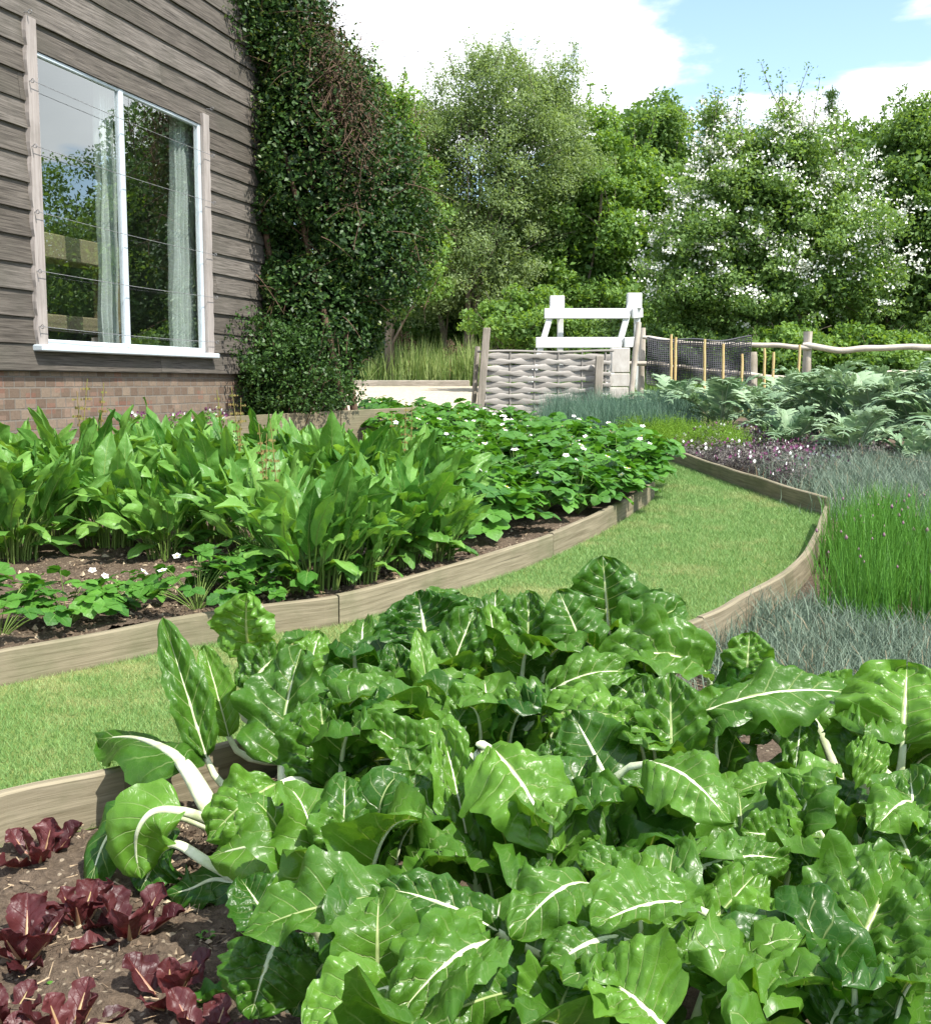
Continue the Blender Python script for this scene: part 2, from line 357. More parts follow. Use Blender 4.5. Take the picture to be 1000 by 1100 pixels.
def m_glass():
    m = NT('window_glass'); tr = m.n('ShaderNodeBsdfTransparent'); tr.inputs[0].default_value = (0.93,0.97,0.95,1)
    gl = m.n('ShaderNodeBsdfGlossy'); gl.inputs['Roughness'].default_value = 0.0; gl.inputs[0].default_value = (0.95,1,0.98,1)
    nb = m.bump(m.noise(1.3, 2, m.coord('Object')), 0.03, 0.02); m.l(nb, gl.inputs['Normal'])
    fr = m.n('ShaderNodeFresnel'); bk = m.n('ShaderNodeNewGeometry').outputs['Backfacing']; m.l(m.math('ADD', m.math('MULTIPLY', bk, 1/1.52-1.52), 1.52), fr.inputs[0])
    ms = m.n('ShaderNodeMixShader'); m.l(m.math('MULTIPLY', fr.outputs[0], 3.8, clamp=True), ms.inputs[0])
    m.l(tr.outputs[0], ms.inputs[1]); m.l(gl.outputs[0], ms.inputs[2]); return m.done(ms.outputs[0])
M['glass'] = m_glass()
# ------------------------------------------------------------------ light and sky
SUN_AZ, SUN_EL = R(130), R(56)
sd = Vector((math.sin(SUN_AZ)*math.cos(SUN_EL), math.cos(SUN_AZ)*math.cos(SUN_EL), math.sin(SUN_EL)))
ld = bpy.data.lights.new('sun', 'SUN'); ld.energy = 4.0; ld.angle = R(0.55); ld.color = (1.0,0.955,0.88)
lo = link('sun', ld, None, (0,0,30)); lo.rotation_euler = sd.to_track_quat('Z','Y').to_euler()
w = bpy.data.worlds.new('World'); scene.world = w; w.use_nodes = True; nt = w.node_tree; nt.nodes.clear()
def wn(t, **k):
    n = nt.nodes.new(t)
    for a,b in k.items(): setattr(n,a,b)
    return n
sky = wn('ShaderNodeTexSky', sky_type='NISHITA'); sky.sun_disc = False; sky.sun_elevation = SUN_EL; sky.sun_rotation = SUN_AZ
sky.air_density = 1.0; sky.dust_density = 0.8; sky.ozone_density = 1.2
tc = wn('ShaderNodeTexCoord'); sx = wn('ShaderNodeSeparateXYZ'); nt.links.new(tc.outputs['Generated'], sx.inputs[0])
# project the view direction on a flat cloud deck so that clouds flatten towards the horizon
zz = wn('ShaderNodeMath', operation='ADD'); nt.links.new(sx.outputs[2], zz.inputs[0]); zz.inputs[1].default_value = 0.22
dv = []
for i in (0,1):
    d = wn('ShaderNodeMath', operation='DIVIDE'); nt.links.new(sx.outputs[i], d.inputs[0]); nt.links.new(zz.outputs[0], d.inputs[1]); dv.append(d)
cb = wn('ShaderNodeCombineXYZ'); nt.links.new(dv[0].outputs[0], cb.inputs[0]); nt.links.new(dv[1].outputs[0], cb.inputs[1]); cb.inputs[2].default_value = 0.0
off = wn('ShaderNodeVectorMath', operation='ADD'); nt.links.new(cb.outputs[0], off.inputs[0]); CLOUD_OFF = off.inputs[1]; CLOUD_OFF.default_value = (5.60, 0.50, 4.3276)
no = wn('ShaderNodeTexNoise'); nt.links.new(off.outputs[0], no.inputs['Vector']); no.inputs['Scale'].default_value = 1.35; no.inputs['Detail'].default_value = 9; no.inputs['Roughness'].default_value = 0.52; no.inputs['Distortion'].default_value = 0.25
cr = wn('ShaderNodeMapRange', interpolation_type='SMOOTHSTEP'); nt.links.new(no.outputs[0], cr.inputs[0]); cr.inputs[1].default_value = 0.478; cr.inputs[2].default_value = 0.548; cr.inputs[3].default_value = 0.0
n2 = wn('ShaderNodeTexNoise'); nt.links.new(off.outputs[0], n2.inputs['Vector']); n2.inputs['Scale'].default_value = 2.6; n2.inputs['Detail'].default_value = 6
cc = wn('ShaderNodeMix', data_type='RGBA'); nt.links.new(n2.outputs[0], cc.inputs[0]); cc.inputs[6].default_value = (7.2,7.3,7.5,1); cc.inputs[7].default_value = (4.4,4.6,4.9,1)
mx = wn('ShaderNodeMix', data_type='RGBA'); nt.links.new(cr.outputs[0], mx.inputs[0]); nt.links.new(sky.outputs[0], mx.inputs[6]); nt.links.new(cc.outputs[2], mx.inputs[7])
bg = wn('ShaderNodeBackground'); bg.inputs[1].default_value = 0.15; nt.links.new(mx.outputs[2], bg.inputs[0])
ow = wn('ShaderNodeOutputWorld'); nt.links.new(bg.outputs[0], ow.inputs[0])
scene.view_settings.view_transform = 'Standard'; scene.view_settings.look = 'None'
scene.view_settings.exposure = 1.05; scene.view_settings.gamma = 1.0
scene.render.engine = 'CYCLES'
scene.cycles.max_bounces = 5; scene.cycles.diffuse_bounces = 2; scene.cycles.glossy_bounces = 3; scene.cycles.transparent_max_bounces = 8
# ================================================================== THE SETTING
from mathutils.geometry import tessellate_polygon
def sheet(name, pts, mat, lift, kind='structure'):
    P = np.array([[p[0], p[1], float(gz(p[0],p[1]))+lift if len(p)<3 else p[2]] for p in pts])
    tris = tessellate_polygon([[Vector(p) for p in P]])
    T = np.array(tris)
    for i,t in enumerate(T):
        if np.cross(P[t[1]]-P[t[0]], P[t[2]]-P[t[0]])[2] < 0: T[i] = t[::-1]
    g = G(); g.add(P, T, P); return tag(g.obj(name, mat, smooth=False), kind=kind)
def catmull(P, n=10):
    P = np.asarray(P, float); Q = np.vstack([2*P[0]-P[1], P, 2*P[-1]-P[-2]]); out=[]
    for i in range(len(P)-1):
        p0,p1,p2,p3 = Q[i:i+4]
        for t in np.linspace(0,1,n,endpoint=False):
            out.append(0.5*((2*p1)+(-p0+p2)*t+(2*p0-5*p1+4*p2-p3)*t*t+(-p0+3*p1-3*p2+p3)*t**3))
    return np.array(out+[P[-1]])
# ground to the horizon
xs = np.concatenate([[-600,-200,-80],np.linspace(-40,60,51),[120,300,700]]); ys = np.concatenate([[-200,-60,-20],np.linspace(-6,30,19),np.linspace(33,80,24),[120,250,600,1200]])
X,Y = np.meshgrid(xs,ys); Z = gz(X,Y)-np.where(Y<-6,0,0)
g = G(); g.add(np.stack([X,Y,Z],-1).reshape(-1,3), gridF(len(ys),len(xs))); tag(g.obj('ground', M['ground']), kind='structure')
# lines of the timber edging
LBp = [atg(*p) for p in ((-260,806),(-120,770),(0,742),(110,719),(190,702),(280,687),(365,675),(430,657),(487,639),(575,609),(645,576),(694,546))]
LBb = [atg(*p) for p in ((694,546),(703,534),(690,520),(650,505),(590,492),(520,480),(440,468))]
NBl = [atg(*p) for p in ((-260,1027),(-120,971),(0,920),(70,902),(135,886))]
NBr = [atg(*p) for p in ((755,702),(800,676),(850,644),(876,608),(890,568))]
FBp = [atg(*p) for p in ((886,557),(800,528),(709,494),(680,487),(650,484),(600,481),(540,479))]
NBm = [np.array([-.28,3.10,0]),np.array([.28,3.56,0])]
for q_ in NBm: q_[2]=float(gz(q_[0],q_[1]))
NBall = catmull(NBl+NBm+NBr, 12)
LBc = catmull(LBp, 8); LBbc = catmull(LBb, 6); FBc = np.vstack([catmull(FBp[:3], 6), catmull(FBp[2:], 6)[1:]])
iL = (len(NBl)-1)*12
lawn_poly = np.vstack([NBall, FBc, LBbc[::-1], LBc[::-1]])[:,:2]
sheet('bed_soil', [(-7,-2.5),(9.5,-2.5),(9.5,17.0),(-2.9,17.0),(-7,8)], M['soil'], 0.004)
lawn = sheet('lawn_path', lawn_poly, M['lawn'], 0.012)
lb_poly = np.vstack([LBc, LBbc, [[-2.6,12.6,0]], [[-2.7,9.5,0]], [[-4.0,5.6,0]], [[-4.3,3.4,0]]])[:,:2]
sheet('raised_bed_soil', lb_poly, M['soil'], 0.085)
sheet('gravel_yard', [(-9,14.6),(-1.6,15.0),(-0.2,18.0),(0.35,21.5),(0.5,28.2),(-9,28.2)], M['gravel'], 0.02)
# finely broken soil where it lies bare to the eye
def soil_patch(x0,x1,y0,y1,step,lift,poly,seed):
    xs = np.arange(x0,x1,step); ys = np.arange(y0,y1,step); X,Y = np.meshgrid(xs,ys)
    P = np.stack([X.ravel(),Y.ravel(),np.zeros(X.size)],1)
    h = 0.020*vnoise(P,4,seed)+0.012*np.abs(vnoise(P,14,seed))+0.010*vnoise(P,33,seed)+0.007*vnoise(P,75,seed)
    e = np.minimum(np.minimum(X-x0,x1-X),np.minimum(Y-y0,y1-Y)).ravel(); e = np.clip(e/0.12,0,1)
    P[:,2] = gz(P[:,0],P[:,1])+lift+(0.016+h)*e-0.006*(1-e)
    F = gridF(len(ys),len(xs)); c = P[F].mean(1)
    F = F[inpoly(c[:,0],c[:,1],poly)]; c = P[F].mean(1)
    dm = np.min(np.hypot(c[:,None,0]-LBc[None,:,0],c[:,None,1]-LBc[None,:,1]),1) if lift>.05 else np.full(len(F),9.)
    F = F[dm>.075]
    g = G(); g.add(P,F); tag(g.obj('broken_soil', M['soil']), kind='structure'); return P
front_poly = np.vstack([NBall[:, :2]+[0.02,-0.02], [[4,5],[4,-2],[-4,-2]]])
lbin = lb_poly.copy()
soil_patch(-1.5,0.35,1.2,3.2,0.008,0.006,front_poly,3)
soil_patch(-2.3,1.5,3.5,6.9,0.016,0.088,lb_poly,9)
def crumbs(name, n, box_, poly, lift, seed, smin=0.003, smax=0.011, mats=None):
    r = np.random.default_rng(seed); g = G()
    x = r.uniform(box_[0],box_[1],n*2); y = r.uniform(box_[2],box_[3],n*2); k = inpoly(x,y,poly)
    dl=np.min(np.hypot(x[:,None]-LBc[None,:,0],y[:,None]-LBc[None,:,1]),1); dn=np.min(np.hypot(x[:,None]-NBall[None,:,0],y[:,None]-NBall[None,:,1]),1); k&=(dl>.075)&(dn>.035); x=x[k][:n]; y=y[k][:n]
    oc = np.array([[1,0,0],[-1,0,0],[0,1,0],[0,-1,0],[0,0,1],[0,0,-1]],float); of = np.array([[0,2,4],[2,1,4],[1,3,4],[3,0,4],[2,0,5],[1,2,5],[3,1,5],[0,3,5]])
    n=len(x); s = smin+(smax-smin)*r.random(n)**3
    V = oc[None]*s[:,None,None]*r.uniform(0.55,1.25,(n,6,1)); V += r.normal(0,0.15,(n,6,3))*s[:,None,None]
    V[:,:,2]*=0.75
    V += np.stack([x,y,gz(x,y)+lift+0.014+s*0.3],1)[:,None]
    F = (of[None]+6*np.arange(n)[:,None,None]).reshape(-1,3)
    g.add(V.reshape(-1,3),F,None,np.repeat(r.random(n),6),0)
    # bits of straw and bark
    n2=n//11; i=r.integers(0,n,n2); a=r.uniform(0,6.28,n2); L=r.uniform(0.004,0.017,n2); wd=r.uniform(0.0005,0.0016,n2)
    c=np.stack([x[i]+r.normal(0,.01,n2),y[i]+r.normal(0,.01,n2),gz(x[i],y[i])+lift+0.030+r.uniform(0,.008,n2)],1)
    d=np.stack([np.cos(a)*L,np.sin(a)*L,r.normal(0,0.2,n2)*L],1); q=np.stack([-np.sin(a)*wd,np.cos(a)*wd,0*a+wd*.4],1)
    V=np.stack([c-d-q,c-d+q,c+d+q,c+d-q],1).reshape(-1,3)
    g.add(V,(np.arange(n2)[:,None]*4+np.arange(4)),None,np.repeat(r.random(n2),4),1)
    return tag(g.obj(name,mats,smooth=False),kind='stuff')
def m_crumb():
    m=NT('soil_crumb'); v=m.attr('var'); c=m.mix(m.ramp(v,0.0,0.72),(0.035,0.024,0.016),(0.15,0.11,0.075)); c=m.mix(m.ramp(v,0.86,0.93),c,(0.42,0.34,0.23)); return m.done(m.princ(c,0.9,0.15))
M['crumb']=m_crumb(); M['straw_bit']=plain('straw_bit',(0.22,0.15,0.09),(0.46,0.36,0.23),0.8,40,None,0.2,0)
crumbs('soil_crumbs', 15000, (-1.4,0.2,1.3,3.0), front_poly, 0.004, 5, mats=[M['crumb'],M['straw_bit']])
crumbs('bark_crumbs', 9000, (-2.0,1.4,3.7,6.4), lb_poly, 0.088, 6, 0.005,0.018, mats=[M['crumb'],M['straw_bit']])
# mown grass of the path: short blades, denser near by
def lawn_blades(n, seed):
    r = np.random.default_rng(seed)
    lo_=lawn_poly.min(0); hi=lawn_poly.max(0); X=[];Y=[];c=0
    while c<n:
        x=r.uniform(-2.2,hi[0],n); y=2.0*(13.5/2.0)**(r.random(n)**1.15); k=inpoly(x,y,lawn_poly)&(np.abs(x)<0.46*y+0.3); X.append(x[k]);Y.append(y[k]);c+=k.sum()
    x=np.concatenate(X)[:n]; y=np.concatenate(Y)[:n]
    sc=np.clip(y/5.0,0.75,2.2); h=r.uniform(0.010,0.026,n)*np.sqrt(sc); wd=r.uniform(0.0009,0.0018,n)*sc; a=r.uniform(0,6.28,n); ln=r.uniform(0.2,1.3,n)*h; b=r.uniform(0,6.28,n)
    z=gz(x,y)+0.011; base=np.stack([x,y,z],1); q=np.stack([np.cos(a)*wd,np.sin(a)*wd,0*a],1); d=np.stack([np.cos(b)*ln,np.sin(b)*ln,h],1)
    V=np.stack([base-q,base+q,base+d],1).reshape(-1,3); F=np.arange(3*n).reshape(-1,3)
    g=G(); g.add(V,F,None,np.repeat(r.random(n),3)); return tag(g.obj('mown_grass',M['lawnblade'],smooth=False),kind='stuff')
lawn_blades(260000, 4)
# ------------------------------------------------------------------ timber edging boards
def edging(label, line, h=0.135, th=0.032, out=1.0, base_z=-0.03, group=None, seed=0):
    P = np.asarray(line, float)
    d = np.concatenate([[0], np.cumsum(np.linalg.norm(np.diff(P[:,:2],axis=0),axis=1))])
    n = max(4, int(d[-1]/0.06)); t = np.linspace(0,d[-1],n)
    x = np.interp(t,d,P[:,0]); y = np.interp(t,d,P[:,1]); C = np.stack([x,y,gz(x,y)],1)
    T = norm(np.gradient(C[:,:2],axis=0)); Nn = np.stack([T[:,1],-T[:,0]],1)*out
    cs = [(0,base_z),(0,0.03),(0.0,0.08),(0,h-0.006),(0.006,h),(th-0.006,h),(th,h-0.006),(th,base_z)]
    V=[];A=[]; off=seed*7.7
    wob = np.array([mnoise.noise(Vector((tt*1.7+off,seed,0))) for tt in t])
    for j,(o,z) in enumerate(cs):
        v = C.copy(); v[:,:2] += Nn*(o+0.004*wob)[:,None] if not np.isscalar(o) else Nn*(o+0.004*wob[:,None])
        v[:,2] += z+(0.006*wob if z>0.05 else 0)
        V.append(v); A.append(np.stack([t+off, np.full(n,z+off), np.full(n,o*2)],1))
    k=len(cs); V=np.stack(V,1).reshape(-1,3); A=np.stack(A,1).reshape(-1,3)
    i=np.arange(n-1)[:,None]*k; j=np.arange(k)[None]; j2=(j+1)%k
    F=np.stack([(i+j).ravel(),(i+j2).ravel(),(i+k+j2).ravel(),(i+k+j).ravel()],1)
    if out<0: F=F[:,::-1]
    g=G(); g.add(V,F,A,0.35+0.3*((seed*0.37)%1))
    for e in (0,(n-1)*k):
        g.add(V[e:e+k],[[0,1,2,7],[2,3,6,7],[3,4,5,6]],A[e:e+k],0.4)
    me=g.mesh('edging_board',M['board'],smooth=False)
    c=C[n//2].copy(); me.transform(__import__('mathutils').Matrix.Translation([-float(q) for q in c]))
    return tag(link('edging_board',me,None,c),label,'edging board',group)
def cut(line, p):      # split a line where it comes nearest to p
    i=int(np.argmin(((line[:,:2]-p[:2])**2).sum(1))); return line[:i+1], line[i:]
EG='timber edging boards of the beds'
a,b = cut(LBc, atg(365,675)); b,c_ = cut(b, atg(596,602))
def trim(l): l=l.copy(); l[-1]=l[-1]-(l[-1]-l[-2])/max(1e-6,np.linalg.norm(l[-1]-l[-2]))*0.006; return l
edging('long weathered board edging the sorrel bed at the left edge of the picture', trim(a), 0.13, out=-1, group=EG, seed=1)
edging('weathered board edging the sorrel bed, second along, with two upright shadows on it', trim(b), 0.135, out=-1, group=EG, seed=2)
edging('weathered board under the overhanging strawberry plants at the bed corner', c_, 0.14, out=-1, group=EG, seed=3)
edging('weathered board hidden behind the strawberry patch facing the far path', LBbc, 0.14, out=-1, group=EG, seed=4)
edging('weathered board between the lawn and the red lettuces', NBall[:iL+1], 0.135, out=-1, group=EG, seed=5)
k1 = len(NBall)-1-4*12
edging('weathered board hidden behind the chard leaves beside the lawn', NBall[iL:k1+1], 0.13, out=-1, group=EG, seed=6)
edging('curved board with its sunlit face beside the grey-blue pinks and chives', NBall[k1:], 0.135, out=-1, group=EG, seed=7)
f1,f2 = cut(FBc, FBp[2])
edging('straight shaded board on the far side of the lawn corner', f1, 0.135, out=1, group=EG, seed=8)
edging('short far board in front of the yellow-green feathery plants', f2, 0.16, out=1, group=EG, seed=9)
# raised planter board along the house foot
RP = np.array([atd(172,475,9.0), atd(247,447,10.8), atd(365,441,11.2), atd(455,437,12.2)])
def planter(label, p, q, seed):
    g=G(); d=norm(q-p); n=norm(np.array([d[1],-d[0],0])); up=np.array([0,0,1.]); c=(p+q)/2-up*0.16
    box(g,c,d*np.linalg.norm(q-p)/2*0.998,n*0.018,up*0.16,0.3,0,0.005)
    o=g.obj('edging_board',M['board'],smooth=False); return tag(o,label,'edging board',EG)
planter('grey board of the raised bed running back towards the pansies by the brick wall', RP[0],RP[1],1)
planter('grey board of the raised bed in front of the climber at the house corner', RP[1],RP[2],2)
planter('grey end board of the raised bed right of the climber foot', RP[2],RP[3],3)
ti = lambda t,n,z: np.array([-5.2+0.2588*t+0.9659*n, 0.9659*t-0.2588*n, z])
sheet('rear_bed_soil', [tuple(RP[0]-[0,0,.04]),tuple(RP[1]-[0,0,.04]),tuple(RP[2]-[0,0,.04]),tuple(RP[3]-[0,0,.04]),tuple(ti(12.9,0.05,.80)),tuple(ti(9.0,0.02,.66))], M['soil'], 0)
# board behind the purple mounds on the right
Q0,Q1 = atg(800,470,0.12), atg(1090,512,0.12)
g=G(); d=norm(Q1-Q0); box(g,(Q0+Q1)/2-[0,0,.07],d*np.linalg.norm(Q1-Q0)/2,norm(np.array([d[1],-d[0],0]))*.018,np.array([0,0,.09]),.3,0,.005)
tag(g.obj('edging_board',M['board'],smooth=False),'low board in front of the big silvery artichoke leaves','edging board',EG)
# ------------------------------------------------------------------ the house
house = thing('house','timber-clad house on a brick plinth with a wide white window','house',ti(7.8,0,0.30))
HO = Vector(house.location)
def part(g, name, mats, parent=house, smooth=True):
    o=g.obj(name,mats,None,smooth); o.data.transform(__import__('mathutils').Matrix.Translation(-HO)); o.parent=parent; return o
WT0,WT1,WZ0,WZ1 = 8.47,11.07,1.36,3.43
def clad(g, fr, t0, t1, z0, z1, hole=None, seed=0, exp=0.182):
    r=random.Random(seed); z=z0; k=0
    while z<z1:
        segs=[]; t=t0
        while t<t1-0.01:
            e=min(t1,t+r.uniform(2.6,4.6)); e = t1 if t1-e<0.8 else e; segs.append((t,e)); t=e
        if hole and z+exp*0.5>hole[2] and z+exp*0.5<hole[3]:
            ns=[]
            for (a,b) in segs:
                if b<=hole[0] or a>=hole[1]: ns.append((a,b)); continue
                if a<hole[0]: ns.append((a,hole[0]))
                if b>hole[1]: ns.append((hole[1],b))
            segs=ns
        for (a,b) in segs:
            n=max(3,int((b-a)/0.12)); ts=np.linspace(a+.0015,b-.0015,n); ph=r.uniform(0,99); tw=r.uniform(-.004,.004)
            wv=np.array([0.006*mnoise.noise(Vector((q*1.3,ph,0)))+0.003*mnoise.noise(Vector((q*6,ph,1))) for q in ts])
            lip=0.030+tw+np.array([0.004*mnoise.noise(Vector((q*1.1,ph,5))) for q in ts])
            prof=[(0.004,0,1),(1,0,1),(1,0.006,0),(0.35,exp*1.08,0)]   # (fraction of lip, height, bottom flag)
            V=[];A=[]
            for (f,h,bf) in prof:
                V.append(np.array([fr(q,(lip[i]*f if f>0.5 or h>0 else 0.0),z+h+(wv[i] if h<0.1 else 0)) for i,q in enumerate(ts)]))
                A.append(np.stack([ts,np.full(n,z+h),np.full(n,k*0.7)],1))
            V=np.stack(V,1).reshape(-1,3);A=np.stack(A,1).reshape(-1,3); F=gridF(n,4)[:,::-1]
            vv=r.random(); g.add(V,F,A,vv)
            g.add(V[:4],[[0,1,2,3]],A[:4],vv); g.add(V[-4:],[[3,2,1,0]],A[-4:],vv)
        z+=exp; k+=1
TA,TB,DEP,EAVE=3.0,12.45,6.0,5.65
g=G(); clad(g,ti,TA,TB,1.22,EAVE,(WT0,WT1,1.40,3.42),1)
fe=lambda t,n,z: ti(TB+n,-t,z); clad(g,fe,0,DEP,1.22,EAVE,None,2)
fs=lambda t,n,z: ti(TA-n,-DEP+t,z); clad(g,fs,0,DEP,1.22,EAVE,None,3)
fb=lambda t,n,z: ti(TB-t,-DEP-n,z); clad(g,fb,0,TB-TA,1.22,EAVE,None,4)
part(g,'weatherboarding',M['cladding'],smooth=False)
def quad(g,a,b,c,d,A=None,var=.5): g.add([a,b,c,d],[[0,1,2,3]],A,var)
g=G()
def brickface(fr,t0,t1,off):
    V=[fr(t0,-.015,-.2),fr(t1,-.015,-.2),fr(t1,-.015,1.215),fr(t0,-.015,1.215)]
    g.add(V,[[0,1,2,3]],[[t0+off,0.025-.2,0],[t1+off,0.025-.2,0],[t1+off,1.24,0],[t0+off,1.24,0]])
brickface(ti,TA,TB,0);brickface(fe,0,DEP,3);brickface(fs,0,DEP,5);brickface(fb,0,TB-TA,7)
part(g,'brick_plinth',M['brick'],smooth=False)
g=G(); box(g,ti((TA+TB)/2,-0.03,1.219),ti(1,0,0)*0+np.array([.2588,.9659,0])*(TB-TA)/2,np.array([.9659,-.2588,0])*0.055,[0,0,.006],.1)
part(g,'sole_plate',M['cladding'],smooth=False)
# inner lining: a plain room behind the window
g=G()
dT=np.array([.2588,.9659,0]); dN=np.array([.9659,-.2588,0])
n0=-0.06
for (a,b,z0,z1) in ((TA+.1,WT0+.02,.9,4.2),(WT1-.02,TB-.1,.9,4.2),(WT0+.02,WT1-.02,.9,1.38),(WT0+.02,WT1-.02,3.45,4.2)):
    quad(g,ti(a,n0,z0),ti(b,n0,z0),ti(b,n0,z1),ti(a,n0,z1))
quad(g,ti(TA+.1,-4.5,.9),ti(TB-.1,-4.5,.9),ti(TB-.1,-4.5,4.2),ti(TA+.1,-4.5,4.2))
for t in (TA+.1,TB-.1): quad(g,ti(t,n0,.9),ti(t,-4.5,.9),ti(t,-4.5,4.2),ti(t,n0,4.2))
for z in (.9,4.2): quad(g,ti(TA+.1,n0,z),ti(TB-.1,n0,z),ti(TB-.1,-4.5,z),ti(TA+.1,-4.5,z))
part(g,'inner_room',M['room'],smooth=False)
g=G(); rz=EAVE-.02; rd=8.4
for (a,b) in ((0.45,-DEP/2),(-DEP-.45,-DEP/2)):
    p=[ti(TA-.35,a,rz),ti(TB+.35,a,rz),ti(TB+.35,b,rd),ti(TA-.35,b,rd)]
    up=np.array([0,0,.12]); V=p+[q+up for q in p]
    g.add(V,[[0,1,2,3],[7,6,5,4],[0,4,5,1],[1,5,6,2],[2,6,7,3],[3,7,4,0]])
part(g,'roof',M['roof'],smooth=False)
g=G()
for t in (TA,TB): g.add([ti(t,0,EAVE),ti(t,-DEP,EAVE),ti(t,-DEP/2,rd-.05)],[[0,1,2]])
part(g,'gable',M['cladding'],smooth=False)
# window
g=G()
def bar(g,t0,t1,z0,z1,na,nb,bev=.006,var=.5): box(g,ti((t0+t1)/2,(na+nb)/2,(z0+z1)/2),dT*(t1-t0)/2,dN*(nb-na)/2,np.array([0,0,(z1-z0)/2]),var,0,bev)
FT0,FT1=8.575,10.965
for (a,b) in ((FT0,FT0+.035),(FT1-.042,FT1),(9.645,9.710)): bar(g,a,b,1.40,3.405,-.03,.022)
for a,b in ((FT0+.035,9.645),(9.710,FT1-.042)):
    bar(g,a,b,1.40,1.440,-.028,.018); bar(g,a,b,3.375,3.405,-.028,.018)
win=part(g,'window',M['frame'],smooth=False)
for a,b in ((FT0+.05,9.64),(9.71,FT1-.05)):
    g=G(); quad(g,ti(a,0.0,1.435),ti(b,0.0,1.435),ti(b,0.0,3.38),ti(a,0.0,3.38)); part(g,'glass_pane',M['glass'],win)
g=G(); bar(g,WT0-.03,WT1+.03,1.352,1.398,-.03,.095,.008); part(g,'sill',M['frame'],win,False)
for (a,b,s) in ((WT0-.005,FT0-.003,3),(FT1+.003,WT1+.005,8)):
    g=G(); zs=np.linspace(1.399,3.60 if s==3 else 3.50,46)
    e=np.array([0.012*abs(math.sin((z-1.22)/.182*math.pi))+.006*mnoise.noise(Vector((z*5,s,0))) for z in zs])
    V=[];A=[]
    for i,z in enumerate(zs):
        l=a-(e[i] if s==3 else 0); r_=b+(e[i] if s==8 else 0)
        for (t,n) in ((l,0),(l,.050),(r_,.050),(r_,0)): V.append(ti(t,n,z)); A.append([z,t*1.0,n])
    g.add(V,gridF(len(zs),4),A,.6); g.add(V[-4:],[[0,1,2,3]],A[-4:],.6); part(g,'scribed_trim',M['scribe'],win,False)
g_eye=[]
for k,z in enumerate((3.62,3.17,2.74,2.30,1.90,1.52)):
    zl,zr=z,z-.02*(k%2)-0.06*(k==0)
    g=G(); ts=np.linspace(WT0-.0,WT1+.02,14); P=np.array([ti(t,.078,zl+(zr-zl)*(i/13)-.010*math.sin(math.pi*i/13)) for i,t in enumerate(ts)])
    if k: tube(g,P,.0022,4); part(g,'wire',M['wire'],win)
    for t,zz_ in ((WT0,zl),(WT1+.02,zr)):
        g=G(); a=np.linspace(0,2*math.pi*.92,12); ring=np.array([ti(t,.078+.013*math.cos(q),zz_+.013*math.sin(q)) for q in a]); tube(g,ring,.003,5)
        tube(g,[ti(t,.066,zz_),ti(t,.02,zz_)],.003,5); part(g,'screw_eye',M['wire'],win)
# things inside the window
def curtain(label,t0,t1,n,z0,z1,waves,seed,sway=0.0):
    g=G(); nu=70; ts=np.linspace(0,1,nu); zs=np.linspace(z0,z1,14); V=[]
    for z in zs:
        f=(z-z0)/(z1-z0)
        for u in ts: V.append(ti(t0+(t1-t0)*(u*(0.75+.25*(1-f)+sway*(1-f)))+ .01*math.sin(9*z+seed), n+.035*math.sin(u*waves*6.28+seed)+.01*math.sin(u*31+z*3), z))
    g.add(V,gridF(14,nu)); return tag(g.obj('curtain',M['curtain']),label,'curtain')
curtain('pale sheer curtain drawn to the right side inside the window',11.12,10.62,-.14,1.36,3.5,7,1.0)
curtain('pale narrow curtain hanging behind the middle bar of the window',9.80,9.55,-.16,1.36,3.5,4,2.0)
t=thing('shelf_rack','wooden shelf rack standing inside behind the window glass','shelf',ti(9.6,-.75,.9))
for z,hh in ((2.22,.10),(1.62,.06)):
    g=G(); box(g,ti(9.7,-.75,z),dT*.98,dN*.14,np.array([0,0,hh]),.5,0,.01); o=g.obj('shelf_board',M['shelf'],None,False); o.data.transform(__import__('mathutils').Matrix.Translation(-Vector(t.location))); o.parent=t
for tt in (8.78,10.62):
    g=G(); box(g,ti(tt,-.75,1.65),dT*.03,dN*.12,np.array([0,0,.75]),.5,0,.006); o=g.obj('upright',M['shelf'],None,False); o.data.transform(__import__('mathutils').Matrix.Translation(-Vector(t.location))); o.parent=t
def lathe(g,c,prof,k=20,m=0):
    a=np.arange(k)*2*math.pi/k; V=np.concatenate([np.stack([c[0]+r_*np.cos(a),c[1]+r_*np.sin(a),np.full(k,c[2]+z)],1) for r_,z in prof]); n=len(prof)
    i=np.arange(n-1)[:,None]*k;j=np.arange(k)[None];j2=(j+1)%k
    g.add(V,np.stack([(i+j).ravel(),(i+j2).ravel(),(i+k+j2).ravel(),(i+k+j).ravel()],1),None,.5,m)
c=ti(9.15,-.72,1.68); t=thing('bowl','white bowl with a red band on the shelf behind the window','bowl',c)
g=G(); lathe(g,(0,0,0),[(.0,.0),(.06,0),(.10,.03),(.14,.085),(.15,.12),(.142,.12),(.09,.03),(0,.02)]); g.obj('bowl_body',M['enamel'],t)
g=G(); lathe(g,(0,0,0),[(.139,.078),(.1485,.110),(.146,.108),(.136,.078)]); g.obj('red_band',M['redglaze'],t)
